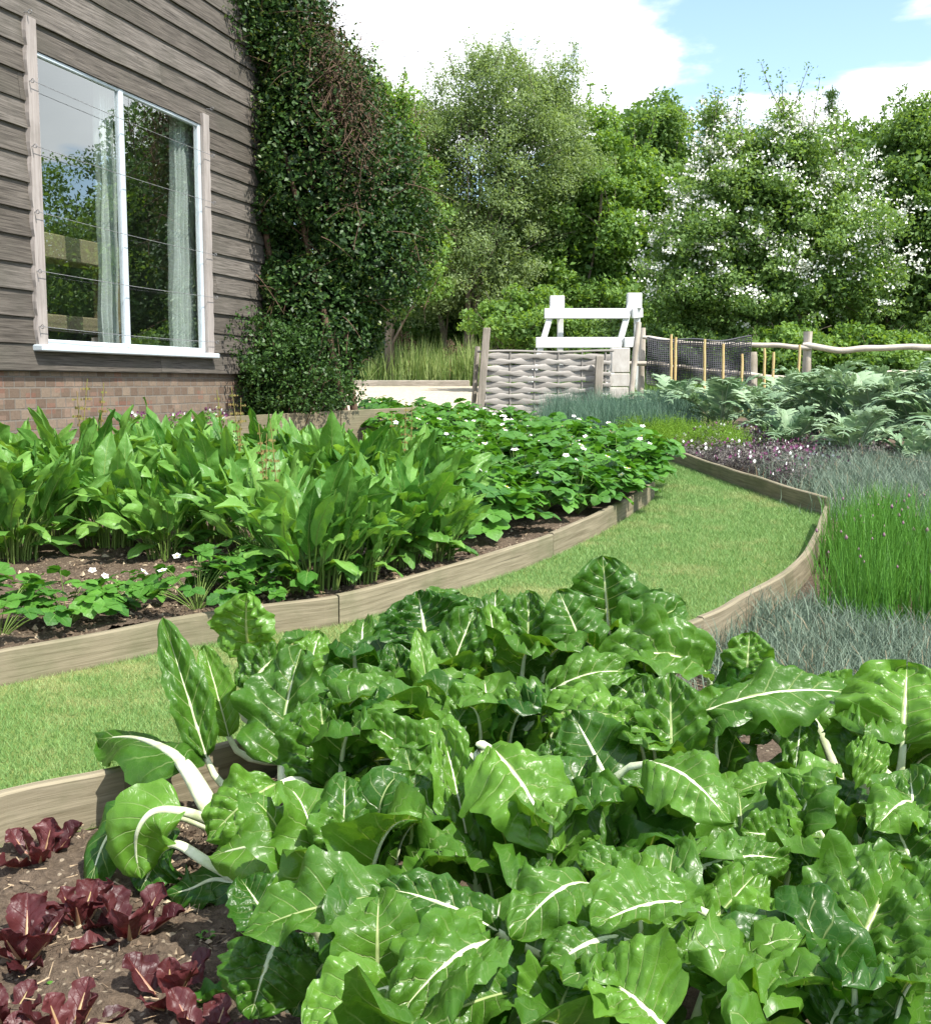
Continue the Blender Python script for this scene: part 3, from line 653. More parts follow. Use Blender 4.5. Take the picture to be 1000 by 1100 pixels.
# ------------------------------------------------------------------ hurdle, trestle, fence, netting
def post(name,label,cat,p0,p1,r,mat,group=None,k=7,square=False,lean_noise=.006,seed=0):
    g=G(); p0=np.asarray(p0,float);p1=np.asarray(p1,float)
    if square: box(g,(p0+p1)/2,(p1-p0)/2,np.array([r,0,0]),np.array([0,r*.8,0]),.5,0,r*.15)
    else:
        n=9; P=p0+(p1-p0)*np.linspace(0,1,n)[:,None]; rr=r*(1+.10*np.array([mnoise.noise(Vector((i*.9,seed,3))) for i in range(n)])); P=P+lean_noise*np.array([[mnoise.noise(Vector((i*.5,seed,7))),mnoise.noise(Vector((i*.5,seed,9))),0] for i in range(n)])
        rr[-1]*=.93; tube(g,P,rr,k,1,(1,0.2,0.1),.3+.5*((seed*.37)%1),wood=True)
    me=g.mesh(name,mat,smooth=not square); me.transform(__import__('mathutils').Matrix.Translation(-Vector(p0)))
    return tag(link(name,me,None,p0),label,cat,group)
HL,HR=atd(516,440,17.4),atd(655,440,17.9); HL[2]=float(gz(0,17.4)); HR[2]=float(gz(0,17.9))
hd=norm(HR-HL); hn=norm(np.array([hd[1],-hd[0],0])); hw=np.linalg.norm(HR-HL); top=atd(520,379,17.4)[2]-HL[2]
hurdle=thing('wattle_hurdle','grey woven wattle hurdle panel standing left of the netting','hurdle',HL)
stk=np.linspace(.08,hw-.08,6)
nb=11; bh=top/nb
for i in range(nb):
    pass
g=G()
for i in range(nb):
    ts=np.linspace(0,hw,90); ph=i%2; z0=(i+.5)*bh
    off=(.014+.012*((i*.37)%1))*np.cos((ts-stk[0])/(stk[1]-stk[0])*math.pi+ph*math.pi); jit=np.array([.022*mnoise.noise(Vector((q*2.3,i*3.7,0)))+.006*mnoise.noise(Vector((q*11,i,4))) for q in ts])
    hh=bh*.56-.021*np.clip(np.cos((ts-stk[0])/(stk[1]-stk[0])*math.pi+ph*math.pi),0,1)**3-.002*(1-np.cos((ts-stk[0])/(stk[1]-stk[0])*2*math.pi))*.5
    V=[];A=[]
    for (o,zf) in ((.010,-1),(.016,-.5),(.017,.4),(.008,1),(-.008,1),(-.010,-1)):
        V.append(np.stack([hd[0]*ts+hn[0]*(off+o),hd[1]*ts+hn[1]*(off+o),z0+jit+zf*hh],1)); A.append(np.stack([ts+i*3,np.full(90,z0+zf*.05),np.full(90,i*.3)],1))
    V=np.stack(V,1);A=np.stack(A,1); V=np.concatenate([V,V[:,:1]],1);A=np.concatenate([A,A[:,:1]],1)
    g.add(V.reshape(-1,3),gridF(90,7),A.reshape(-1,3),.25+.7*((i*.618)%1))
g.obj('woven_panel',M['wattle'],hurdle)
for q in stk:
    g=G(); b=hd*q; tube(g,[b,b+[0,0,top+.03+.03*math.sin(q*9)]],.013,6,wood=True); g.obj('stake',M['wattle'],hurdle)
g=G(); ts=np.linspace(-.05,hw+.05,20); tube(g,np.array([hd*q+[0,0,top+.02+.01*math.sin(q*4)] for q in ts]),.018,6,wood=True); g.obj('top_rod',M['wattle'],hurdle)
PG='posts beside the hurdle'
post('post','tall square grey post at the left end of the hurdle','post',np.array([HL[0]-.02,17.30,.55]),atd(523,352,17.30),.055,M['postgrey'],None,square=True)
post('post','shorter grey stake behind the left end of the hurdle','post',np.array([HL[0]-.12,17.55,.55]),atd(513,372,17.55),.04,M['postgrey'],None,seed=2)
post('post','leaning grey post at the right end of the hurdle, just left of the whitewashed one','post',np.array([HR[0]-.22,17.65,.6]),atd(644,382,17.7),.06,M['postgrey'],None,seed=3,square=True)
post('post','tall thin pale pole leaning right beside the whitewashed post','pole',atd(676,438,17.3),atd(686,346,17.4),.045,M['fencewood'],None,seed=4)
# whitewashed post built of stacked blocks below the trestle
t=thing('gate_post','broad whitewashed gate post below the white trestle','post',np.array([atd(664,400,18.6)[0],18.6,.66]))
px_=.15
for i,(z0,z1,sx) in enumerate(((0,.40,px_),(.41,.62,px_*1.06),(.63,1.02,px_*.97))):
    g=G(); box(g,[.01*i,0,(z0+z1)/2],[sx,0,0],[0,.11,0],[0,0,(z1-z0)/2],.5,0,.012); g.obj('timber_block',M['whitewash'],t,False)
# white trestle
TY=20.6; TL=atd(598,318,TY); TR=atd(681,315,TY); gzt=float(gz(0,TY))
tr=thing('trestle','tall white painted A-frame trestle with two rails behind the hurdle','trestle',np.array([(TL[0]+TR[0])/2,TY,gzt]))
O=np.array(tr.location)
def beam(name,p,q,wx,wy,par=tr,ref=(0,0,1)):
    p=np.asarray(p,float)-O;q=np.asarray(q,float)-O; d=norm(q-p); s=np.cross(d,ref); s=norm(s) if np.linalg.norm(s)>.05 else np.array([1,0,0.]); u=np.cross(s,d)
    g=G(); box(g,(p+q)/2,(q-p)/2,s*wx,u*wy,.5,0,.008); return g.obj(name,M['whitepaint'],par,False)
spread=np.array([-.58,-.42,0]); Hh=TL[2]-gzt
for T_,w_ in ((TL,.0),(TR,.0)):
    ftop=T_+np.array([-.05,-.04,-.12]); f=np.array([T_[0],T_[1],gzt])+spread
    beam('leg',f,ftop,.05,.055,ref=(0,1,0)); rtop=T_+np.array([.07,.07,-.12]); beam('leg',np.array([T_[0]+.08,T_[1]+.12,gzt]),rtop,.05,.055,ref=(0,1,0))
    beam('top_block',T_+np.array([-.12,0,-.13]),T_+np.array([.13,0,-.13]),.09,.135)
def onleg(T_,z):  # point of the front leg at height z
    ftop=T_+np.array([-.05,-.04,-.12]); f=np.array([T_[0],T_[1],gzt])+spread; k=(z-gzt)/(ftop[2]-gzt); return f+(ftop-f)*k
for py,hh in ((336.5,.088),(368,.092)):
    z=atd(620,py,TY-.2)[2]; a_=onleg(TL,z); b_=onleg(TR,z); e=norm(b_-a_); fr=np.array([0,-.085,0])
    beam('rail',a_-e*.12+fr,b_+e*.02+fr,.025,hh)
    r2=np.array([TR[0]+.10,TR[1]+.10,z]); b2=b_+np.array([.07,-.08,0]); beam('rail',b2,r2+np.array([.06,0,.03]),.025,hh*.95)
# split rail fence
FY=19.2
fence=thing('rail_fence','pale cleft rail fence behind the silvery artichoke leaves','fence',np.array([atd(868,400,FY)[0],FY,float(gz(0,FY))]))
FO=np.array(fence.location)
def fpost(px,pyt,pyb,r,Y=FY,seed=0):
    g=G(); p1=atd(px,pyt,Y)-FO; p0=np.array([p1[0]-.01,p1[1],-.1]); n=7; P=p0+(p1-p0)*np.linspace(0,1,n)[:,None]
    tube(g,P,r*(1+.08*np.sin(np.arange(n)*2.1+seed)),7,.8,(1,.2,.1),.5+.05*seed,wood=True); g.obj('post',M['fencewood'],fence)
def frail(pts,r,Y=FY-.09,seed=0):
    P=catmull([atd(px,py,Y+dy)-FO for px,py,dy in pts],7); n=len(P); rr=r*(1+.16*np.array([mnoise.noise(Vector((i*.33,seed,1))) for i in range(n)])); P=P+np.array([[0,0,.018*mnoise.noise(Vector((i*.25,seed,5)))] for i in range(n)]); rr[0]*=.6; rr[-1]*=.7
    g=G(); tube(g,P,rr,8,.85,(0,.1,1),.45+.12*(seed%4),wood=True); g.obj('rail',M['fencewood'],fence)
fpost(868,356,404,.085,seed=1); fpost(777,392,415,.075,seed=2); fpost(1052,352,404,.085,seed=3); fpost(1245,350,404,.085,seed=4); fpost(690,352,404,.07,FY+.1,seed=5); fpost(1440,348,404,.085,seed=6)
frail(((690,362,0),(740,369,0),(790,370,0),(830,371,0),(872,374,0)),.048,seed=1)
frail(((862,370,0),(905,376,0),(950,373,0),(1000,373,0),(1056,370,0)),.060,seed=2)
frail(((1050,371,0),(1150,369,0),(1250,371,0)),.055,seed=3); frail(((1240,370,0),(1345,366,0),(1440,368,0)),.055,seed=7)
frail(((724,394,-.1),(760,398,-.1),(800,402,-.1),(849,407,-.1)),.050,seed=4)
frail(((660,392,0),(700,390,0),(728,396,0)),.045,seed=8)
frail(((850,409,0),(905,405,0),(960,400,0),(1010,401,0),(1060,399,0)),.045,seed=5); frail(((1050,399,0),(1150,400,0),(1250,398,0)),.05,seed=6)
post('post','short bleached post beside the right edge of the black netting','post',np.array([atd(809,400,19.5)[0],19.5,.7]),atd(808,378,19.5),.085,M['fencewood'],None,seed=9)
# garden netting
t=thing('netting','black garden netting hung along the fence behind bamboo canes','netting',np.array([atd(695,400,18.5)[0],18.5,float(gz(0,18.5))]))
NO=np.array(t.location); NW=atd(807,366,18.5)[0]-NO[0]; g=G()
ztop=atd(700,362,18.5)[2]-NO[2]; zbot=atd(700,412,18.5)[2]-NO[2]
def npt(u,v): return np.array([u*NW, .06*math.sin(u*9)+.05*math.sin(u*23+v*4)*(1-v)+.03*math.sin(v*7+u*5), zbot+(ztop-zbot)*v-.05*math.sin(u*math.pi)*v-.02*math.sin(u*11)])
for i in range(47):
    tube(g,[npt(i/46,v) for v in np.linspace(0,1,12)],.0072,3,cap=False)
for j in range(24):
    tube(g,[npt(u,j/23) for u in np.linspace(0,1,30)],.0072,3,cap=False)
tube(g,[npt(u,1) for u in np.linspace(0,1,30)],.014,4)
g.obj('mesh_sheet',M['net'],t)
g=G()
for i in range(28): tube(g,[npt(i/27,v)+[.02,.10,0] for v in np.linspace(0,.97,12)],.006,3,cap=False)
for j in range(15): tube(g,[npt(u,j/15)+[.02,.10,-.02] for u in np.linspace(0,1,30)],.006,3,cap=False)
g.obj('second_layer',M['net'],t)
cl=['bamboo cane in front of the left part of the netting, left of a close pair','bamboo cane in front of the netting, right of a close pair','bamboo cane in front of the middle of the netting','thin bamboo cane between netting middle and the short stub post','short bamboo cane near the right edge of the netting','bamboo cane just right of the netting','thinner bamboo cane second to the right of the netting','bamboo cane leaning by the tall fence post']
for i,(px,pt,pb,ln) in enumerate(((721,359,420,0),(726,362,424,1),(757,364,420,0),(777,369,420,0),(797,380,420,-1),(821,374,420,-1),(831,378,420,1),(859,370,420,2))):
    post('bamboo_cane',cl[i],'cane',np.array([atd(px-ln,410,17.6)[0],17.6,.62]),atd(px,pt,17.6),.020,M['bamboo'],'bamboo canes by the fence',k=6,lean_noise=.01,seed=i)
# stone kerb at the back of the gravel
g=G(); P=np.array([[-7,28.3,float(gz(0,28.3))+.06],[-3,28.4,float(gz(0,28.4))+.06],[.1,28.2,float(gz(0,28.2))+.06]])
box(g,(P[0]+P[2])/2,(P[2]-P[0])/2,[0,.1,0],[0,0,.10],.5,0,.02); tag(g.obj('kerb',M['postgrey'],None,False),'low grey kerb along the back of the gravel yard','kerb')
# ================================================================== PLANTS
def blade(g, P, N0, W, us=9, profile='ovate', cup=0.0, ruff=0.0, rfreq=5.0, pucker=0.0, nv=8, var=.5, seed=0, m=0, fold=0.0, twist=0.0, curl=0.0):
    """a leaf blade along midrib points P; N0 = upper-side direction; W = full width"""
    P=np.asarray(P,float); n=len(P); s=np.linspace(0,1,n); T,L,N=frames(P,N0)
    if twist:
        a=twist*s[:,None]; L,N=L*np.cos(a)+N*np.sin(a),N*np.cos(a)-L*np.sin(a)
    if profile=='ovate': w=np.sin(math.pi*np.clip(s,0,1)**0.80)**0.50*(1-.06*s)
    elif profile=='obovate': w=np.sin(math.pi*np.clip(s,0,1)**1.35)**0.55
    elif profile=='lance': w=np.sin(math.pi*np.clip(s,0,1)**0.8)**0.8
    elif profile=='strap': w=np.clip(1-s**3,0.03,1)
    w=np.maximum(w,.015)*W*.5
    u=np.linspace(-1,1,us); U=u[None,:]; S=s[:,None]; au=np.abs(U)
    q=S*nv-au*1.5
    r=random.Random(seed); ph=[r.uniform(0,6.28) for _ in range(8)]
    z=-cup*U*U*w[:,None]+fold*au*w[:,None]
    edge=np.sin(S*rfreq*6.28*.5+ph[0]+np.sign(U)*1.3)+.6*np.sin(S*rfreq*6.28*.93+ph[1]+np.sign(U)*2.1)
    z=z+ruff*edge*au**2*w[:,None]*np.sin(math.pi*np.clip(S,.02,.98))**.6
    if pucker:
        f=np.abs((q%1)-.5)*2
        bl=(1-f**2.2)*(1-.25*np.sin(U*5+ph[2]+S*3))*(1+.55*np.sin(U*13+S*19+ph[3])+.35*np.sin(U*21-S*31+ph[4]))
        z=z+pucker*bl*np.minimum(1,au*3.5)*(1-au**5)*np.minimum(1,w[:,None]/(W*.3))
    lat=U*w[:,None]*(1-.12*np.abs(fold))
    if pucker: z=z+(W*.060*np.sin(U*2.3+S*5.5+ph[4])+W*.036*np.sin(U*4.1-S*8+ph[7]))*np.minimum(1,au*2.2)
    if curl: lat=lat*(1-.18*curl*au); z=z-curl*au**3*w[:,None]
    wig=1+.05*np.sin(S*31+ph[5])*au**3+.035*np.sin(S*57+ph[6])*au**3
    lat=lat*wig
    V=P[:,None]+L[:,None]*lat[...,None]+N[:,None]*z[...,None]
    A=np.stack([np.broadcast_to(U,(n,us)),np.broadcast_to(S,(n,us)),np.broadcast_to(q,(n,us))],-1)
    g.add(V.reshape(-1,3),gridF(n,us),A.reshape(-1,3),var,m); return w
def hsh(*a): return (math.sin(sum(x*k for x,k in zip(a,(12.9898,78.233,37.719))))*43758.5453)%1
# ------------------------------------------------------------------ chard
rows=[(1.42,[-.10,.22,.52,.80]),(1.92,[-.22,.14,.50,.88,1.2]),(2.42,[-.34,.05,.45,.85,1.25]),(2.95,[-.30,.10,.50,.92,1.36]),(3.42,[.10,.52])]
rname=['nearest row','second row from the viewer','middle row','second row from the lawn','row beside the lawn']; oname=['leftmost','second from the left','third from the left','fourth from the left','rightmost']
CH=[]
for ri,(y,xl) in enumerate(rows):
    for ci,x in enumerate(xl):
        x2=x+.05*(hsh(ri,ci,1)-.5); y2=y+.10*(hsh(ri,ci,2)-.5)
        o_=oname[ci] if ci<len(xl)-1 else 'rightmost'
        t=thing('chard_plant','glossy green white-ribbed chard plant, %s in the %s'%(o_,rname[ri]),'chard',(x2,y2,float(gz(x2,y2))),0,'chard plants in the front bed')
        CH.append(t)
def chard_leaf(plant, stalkP, bladeP, Nup, W, seed, sw=.011, ribw=.40, **kw):
    O=np.array(plant.location); r=random.Random(seed)
    g=G(); n=len(bladeP)
    a=dict(us=21,profile='ovate',cup=r.uniform(-.55,.45),ruff=r.uniform(.13,.36),rfreq=r.uniform(2.5,5),pucker=W*r.choice([.05,.07,.10,.13]),nv=r.choice([6,7,8]),var=r.random(),seed=seed,fold=r.uniform(0,.28))
    a.update(kw); blade(g,bladeP-O,Nup,W,**a)
    lf=g.obj('leaf',M['chard'],plant)
    g=G(); full=np.vstack([stalkP,bladeP[1:]])-O; ns=len(stalkP); nb=len(bladeP)-1
    rad=np.concatenate([np.linspace(sw*1.25,sw*(ribw+.12),ns),sw*ribw*(1-np.linspace(0,1,nb))**1.15+.0008])
    k=int(nb*.86); full=full[:ns+k]; rad=rad[:ns+k]
    Nn_=norm(np.asarray(Nup,float)); full=full-Nn_[None]*(rad*(0.0 if 3000<=seed<3010 else .16 if seed%3 else 1.0)*np.concatenate([np.linspace(0,1,ns),np.ones(len(rad)-ns)]))[:,None]
    tube(g,full,rad,8,.55,Nup if not np.isscalar(Nup) else (0,0,1)); st=g.obj('stalk',M['rib'],lf)
    return lf
def px_leaf(i, bx,by,tx,ty,wpx, hb=.27, dy=None, bow=.13, roll=0.0, up=.75, plant=None, sw=None, **kw):
    b=atg(bx,by,hb); 
    if dy is None: dy=.0011*(by-ty)
    tip=atd(tx,ty,b[1]+dy)
    gzt=float(gz(tip[0],tip[1]))+.02
    if tip[2]<gzt: tip[2]=gzt
    d=tip-b; Lh=np.linalg.norm(d); tip=tip+d*.10; d=tip-b; Lh=np.linalg.norm(d)
    cv=norm(np.array([0,0,CAMZ])-b); Nup=norm(cv*1.0+np.array([0,0,up])+roll*np.array([1,0,0]))
    T=d/Lh; Nn=norm(Nup-(Nup*T).sum()*T)
    mid=(b+tip)/2+Nn*bow*Lh
    bladeP=bez([b,b+(mid-b)*.8+Nn*bow*.1*Lh,tip+(mid-tip)*.75,tip],32)
    if plant is None:
        ds=[(p.location[0]-b[0])**2+(p.location[1]-b[1]-.10)**2*.8 for p in CH]; plant=CH[int(np.argmin(ds))]
    O=np.array(plant.location); t0=norm(bladeP[1]-bladeP[0]); st0=O+np.array([(b[0]-O[0])*.15,(b[1]-O[1])*.15,.0])
    ln=np.linalg.norm(b-st0)
    stalk=bez([st0,st0+np.array([0,0,ln*.35]),b-t0*ln*.4,b],10)
    W=wpx*b[1]/F_PX*1.20
    return chard_leaf(plant,stalk,bladeP,Nn,W,1000+i,sw=sw or min(.020,.008+W*.050),**kw)
HERO=[ # blade base x,y  tip x,y  width  {extras}
(222,815,179,677,44,dict(hb=.18,fold=.55,dy=.06,bow=.02)),(246,792,221,702,38,dict(hb=.16,fold=.6,dy=.05,bow=.02)),
(268,700,266,643,68,dict(hb=.36,up=1.2,dy=-.03,var=.95,roll=-.3)),(264,742,308,700,56,dict(hb=.3,bow=.25)),
(302,822,322,708,88,dict(hb=.2,fold=.35,roll=-.5)),(297,842,230,898,62,dict(hb=.26,bow=.25,var=.9)),
(460,702,450,642,90,dict(hb=.33,var=.1,bow=.08)),(492,712,494,645,60,dict(hb=.3,var=.25)),(463,762,450,683,28,dict(hb=.26,var=.9,bow=.05)),(477,745,508,662,54,dict(hb=.25,var=.3)),
(535,717,526,655,38,dict(hb=.3,var=1.,bow=.05,up=1.2)),(440,757,423,698,48,dict(hb=.24,var=.15)),(395,780,385,722,68,dict(hb=.26,var=.5)),(325,750,342,685,48,dict(hb=.26,var=.9)),
(352,850,345,762,94,dict(hb=.2,fold=.4,var=.4)),(472,832,388,775,46,dict(hb=.28,var=.6,bow=.1)),(502,808,445,782,42,dict(hb=.3,var=.8,up=1.6)),(450,868,437,810,50,dict(hb=.25,var=.5,bow=.04,pucker=.004)),
(440,928,446,840,80,dict(hb=.22,var=.25,bow=.06)),(512,952,478,796,54,dict(hb=.2,var=.85,bow=.08,sw=.016)),(488,782,516,746,48,dict(hb=.30,var=.7,up=1.8)),(577,757,524,778,44,dict(hb=.33,bow=.3,var=.75)),
(402,880,350,942,74,dict(hb=.30,bow=.25,var=.55)),(567,717,568,643,48,dict(hb=.28,var=.3,bow=.05)),(630,704,602,640,64,dict(hb=.32,var=.3,bow=.04,dy=.04,sw=.014)),(655,694,648,606,80,dict(hb=.30,var=.25,bow=.04,dy=.04,sw=.013)),
(668,697,730,655,54,dict(hb=.32,bow=.22,var=.35)),(757,722,652,712,66,dict(hb=.30,bow=.34,var=.6,dy=-.05)),(588,745,670,724,48,dict(hb=.30,bow=.3,var=.65)),(588,768,682,778,64,dict(hb=.34,bow=.22,var=1.,dy=-.06)),
(528,805,592,906,104,dict(hb=.42,bow=.16,var=.98,dy=-.16,up=1.3,roll=.3)),(660,852,618,772,80,dict(hb=.26,var=.2,bow=.02,pucker=.003,up=.2)),(722,832,720,733,70,dict(hb=.26,var=.5,bow=.03,up=.4)),(698,820,778,880,78,dict(hb=.42,bow=.28,var=.75,dy=-.12,up=1.5)),
(697,792,690,733,44,dict(hb=.28,var=.6)),(802,730,805,684,50,dict(hb=.27,var=.7)),(757,765,912,748,78,dict(hb=.36,bow=.16,var=.45,dy=.02,curl=.5,up=1.6)),(757,805,792,748,60,dict(hb=.24,var=.6)),
(908,764,878,732,46,dict(hb=.27,var=.9,up=1.6)),(970,800,974,722,130,dict(hb=.34,var=1.,up=1.3,bow=.10,sw=.013)),(862,768,854,834,34,dict(hb=.34,bow=.3,var=.6,dy=-.10)),(850,838,792,852,42,dict(hb=.30,var=.8,up=1.6)),
(908,935,846,840,62,dict(hb=.25,var=.8,bow=.04,fold=.3)),(925,905,885,842,68,dict(hb=.2,var=.1,up=.3,bow=.02)),(952,825,912,806,62,dict(hb=.34,var=.85,up=1.6)),(978,862,942,890,54,dict(hb=.36,bow=.25,var=.9,dy=-.08)),(985,935,978,835,90,dict(hb=.26,var=.45)),
(656,912,626,848,70,dict(hb=.27,var=.9,up=1.2)),(650,930,722,850,108,dict(hb=.25,var=.35,up=.5,bow=.03,sw=.015,pucker=.004,cup=-.3)),(628,950,556,1002,78,dict(hb=.36,bow=.34,var=.6,dy=-.1)),(690,962,628,918,52,dict(hb=.30,var=.5,up=1.2)),
(742,972,645,994,74,dict(hb=.37,bow=.2,var=.7,dy=-.05,up=1.6)),(662,1008,586,1046,64,dict(hb=.34,bow=.3,var=.45,dy=-.06)),(722,1047,814,938,78,dict(hb=.24,var=.75,bow=.08)),(778,1070,742,1000,78,dict(hb=.28,var=.6,up=1.1)),
(712,1105,645,1052,108,dict(hb=.34,var=.95,up=1.5,bow=.2)),(592,1108,614,1055,92,dict(hb=.30,var=.8,up=1.4)),(535,1002,420,958,74,dict(hb=.30,bow=.16,var=.2,up=1.0)),(528,1012,428,1096,80,dict(hb=.36,bow=.34,var=.55,dy=-.12)),
(548,1066,462,1104,70,dict(hb=.32,bow=.2,var=.5)),(418,1062,336,1106,78,dict(hb=.32,bow=.2,var=1.,up=1.5)),(425,1008,382,1038,36,dict(hb=.26,bow=.3)),(548,1066,512,996,60,dict(hb=.24,var=.3,sw=.014)),
(905,1058,962,936,150,dict(hb=.26,var=.55,bow=.05,sw=.013,up=.6)),(802,1032,846,978,78,dict(hb=.27,var=1.,up=1.2)),(890,960,852,912,42,dict(hb=.28,var=.3,up=1.2)),(756,930,842,926,56,dict(hb=.33,bow=.25,var=.5)),
(892,1102,920,1052,76,dict(hb=.28,var=.4)),(887,1062,842,1020,70,dict(hb=.27,var=.2)),(965,1105,1004,1025,62,dict(hb=.26,var=.35,sw=.013,up=.4)),(985,942,958,880,78,dict(hb=.27,var=.45)),(428,962,276,1000,84,dict(hb=.32,bow=.12,var=.5,dy=-.03,up=1.5)),
(302,1000,272,1086,96,dict(hb=.24,bow=.2,var=.35,dy=-.08,up=1.2)),(296,1004,262,950,66,dict(hb=.16,var=.1)),(352,1030,318,1086,62,dict(hb=.18,bow=.2,var=.15)),(420,1085,352,1100,60,dict(hb=.25)),
(850,905,800,895,50,dict(hb=.30,var=.6)),(600,850,590,800,50,dict(hb=.26,var=.3)),(500,890,535,850,50,dict(hb=.2,var=.3)),(330,905,300,870,50,dict(hb=.2,var=.3)),(960,1000,1010,930,80,dict(hb=.28,var=.4)),
(690,760,660,735,50,dict(hb=.27,var=.4)),(830,790,800,770,50,dict(hb=.26,var=.5)),(415,830,380,800,60,dict(hb=.24,var=.4)),(560,970,590,930,50,dict(hb=.25,var=.3)),(310,1060,330,1010,50,dict(hb=.14,var=.2)),
]
for i,h in enumerate(HERO): px_leaf(i,*h[:5],**h[5])
# the fallen outer leaves with broad white stalks, at the left of the bed
left_plant=CH[rows and sum(len(r[1]) for r in rows[:3])]      # second row from the lawn, leftmost
left_plant=min(CH,key=lambda p:(p.location[0]-atg(300,905)[0])**2+(p.location[1]-atg(300,905)[1])**2)
LPn=np.array(left_plant.location)
def fallen(i, pts, nst, W, sw, Nup=(0.2,-.4,1), **kw):
    kw.setdefault('ribw',.62); kw.setdefault('pucker',W*.022); kw.setdefault('fold',0)
    P=catmull([atg(*p) for p in pts],8); k=nst*8
    st=np.vstack([bez([LPn+[0,0,.02],P[0]],5)[:-1],P[:k+1]]); bl=P[k:]
    idx=np.linspace(0,len(bl)-1,26); bl=np.stack([np.interp(idx,np.arange(len(bl)),bl[:,j]) for j in range(3)],1)
    return chard_leaf(left_plant,st,bl,norm(np.array(Nup)),W,3000+i,sw=sw,**kw)
fallen(0,[(240,893,.07),(222,862,.14),(198,822,.20),(172,802,.215),(140,792,.20),(104,794,.16)],2,.19,.026,(0.35,-.6,1),cup=.5,ruff=.2,var=.35)
fallen(1,[(262,905,.05),(226,888,.10),(190,874,.15),(160,866,.17),(140,872,.17),(112,905,.11),(95,955,.03)],3,.12,.016,(-.3,-.7,.8),cup=.3,fold=0,var=.15)
fallen(2,[(262,900,.07),(230,884,.13),(196,872,.19),(165,872,.20),(148,892,.165),(146,918,.11),(152,944,.06)],2,.155,.013,(0,-1,.55),cup=.25,ruff=.1,var=.92)
fallen(3,[(290,965,.03),(258,946,.06),(222,926,.10),(188,907,.12),(168,925,.08),(150,958,.03)],3,.13,.014,(.1,-.6,1),cup=.3,var=.1)
fallen(4,[(330,930,.14),(318,905,.19),(300,905,.20),(260,911,.18),(226,920,.15)],1,.16,.010,(.2,-.9,.75),cup=.2,var=.95)
fallen(5,[(300,945,.06),(262,950,.06),(230,945,.06),(205,955,.05),(180,962,.03)],1,.12,.010,(0,-.6,1),var=.15)
# lower leaves filling each plant
for pi,p in enumerate(CH):
    r=random.Random(50+pi); O=np.array(p.location); nf=14
    for k in range(nf):
        az=6.283*k/nf+r.uniform(-.4,.4); 
        if O[0]<-.25 and math.cos(az)<-.2 and O[1]<2.7: az=r.uniform(-1.2,1.2)
        hb=r.uniform(.08,.22); rad=r.uniform(.05,.15); Lb=r.uniform(.15,.24); e=r.uniform(.3,1.1) if k%2 else r.uniform(1.0,1.5); hb=hb if k%2 else hb+.05
        dh=np.array([math.cos(az),math.sin(az),0]); b=O+dh*rad+[0,0,hb]; T=dh*math.cos(e)+np.array([0,0,math.sin(e)])
        tip=b+T*Lb*.9+dh*.04; tip[2]=min(tip[2],O[2]+.37); Nn=norm(np.array([0,0,1.])*math.cos(e)-dh*math.sin(e)+.001)
        bl=bez([b,b+T*Lb*.4+Nn*.03,tip-dh*.05+Nn*.02,tip],20); st0=O+dh*.02
        st=bez([st0,st0+np.array([0,0,hb*.5]),b-T*hb*.3,b],8)
        pxl=500+F_PX*tip[0]/tip[1]; pyl=550+F_PX*(math.tan(math.atan2(CAMZ-tip[2],tip[1])-PITCH))
        if (pyl>930 and pxl<350) or (pxl<235) or (pxl>735 and pyl<735): continue
        chard_leaf(p,st,bl,Nn,r.uniform(.11,.17),5000+pi*20+k,sw=.014,us=15,var=r.uniform(0,.9))
# ------------------------------------------------------------------ red lettuces
def lettuce(label,px,py,size,seed,n=7,heart=False):
    c=atg(px,py); t=thing('red_lettuce',label,'lettuce',c,0,'red lettuces in the bare soil'); r=random.Random(seed)
    for k in range(n):
        f=k/(n-1); az=k*2.4+r.uniform(-.3,.3)+seed; e=R(20+60*f)+r.uniform(-.15,.15); Lb=.80*size*(1.0-.30*abs(f-.55))*r.uniform(.85,1.1); W=Lb*r.uniform(.50,.66)
        dh=np.array([math.cos(az),math.sin(az),0]); T=dh*math.cos(e)+np.array([0,0,math.sin(e)]); Nn=norm(np.array([0,0,1.])*math.cos(e)-dh*math.sin(e))
        b=dh*.010+np.array([0,0,.012]); tip=b+T*Lb+dh*.02; mid=b+T*Lb*.5-Nn*(.10*Lb)
        bl=bez([b,mid,tip-T*Lb*.2-Nn*.02*Lb+Nn*.05*Lb,tip],20)
        g=G(); blade(g,bl,Nn,W,13,'obovate',cup=r.uniform(-.75,-.3),ruff=r.uniform(.18,.38),rfreq=4.5,pucker=W*.07,nv=6,var=r.random()*(.55+.45*f),seed=seed*31+k,fold=0); lf=g.obj('leaf',M['straw'] if heart and k==0 else M['lettuce'],t)
        g=G(); tube(g,bl[:13],np.linspace(.0055,.0012,13),6,.6,Nn); g.obj('midrib',M['lettuce_rib'],lf)
LT=[('dark red lettuce close against the timber board by the fallen chard leaves',42,938,.125),('red lettuce between the one against the board and the biggest one',86,1002,.115),('biggest red lettuce, in the middle of the patch',140,1018,.135),('dark red lettuce at the left edge of the picture, in the second row',28,1040,.130),('red lettuce with tall pointed leaves and a green heart beside the chard',182,1090,.125),('dark purple lettuce cut off by the bottom edge',72,1126,.115),('red lettuce at the bottom edge just below the green-hearted one',222,1136,.11),('red lettuce in the bottom left corner mostly out of frame',6,1112,.10)]
for i,a in enumerate(LT): lettuce(*a,seed=i+2,heart=(i==4))
c=atg(118,1052)
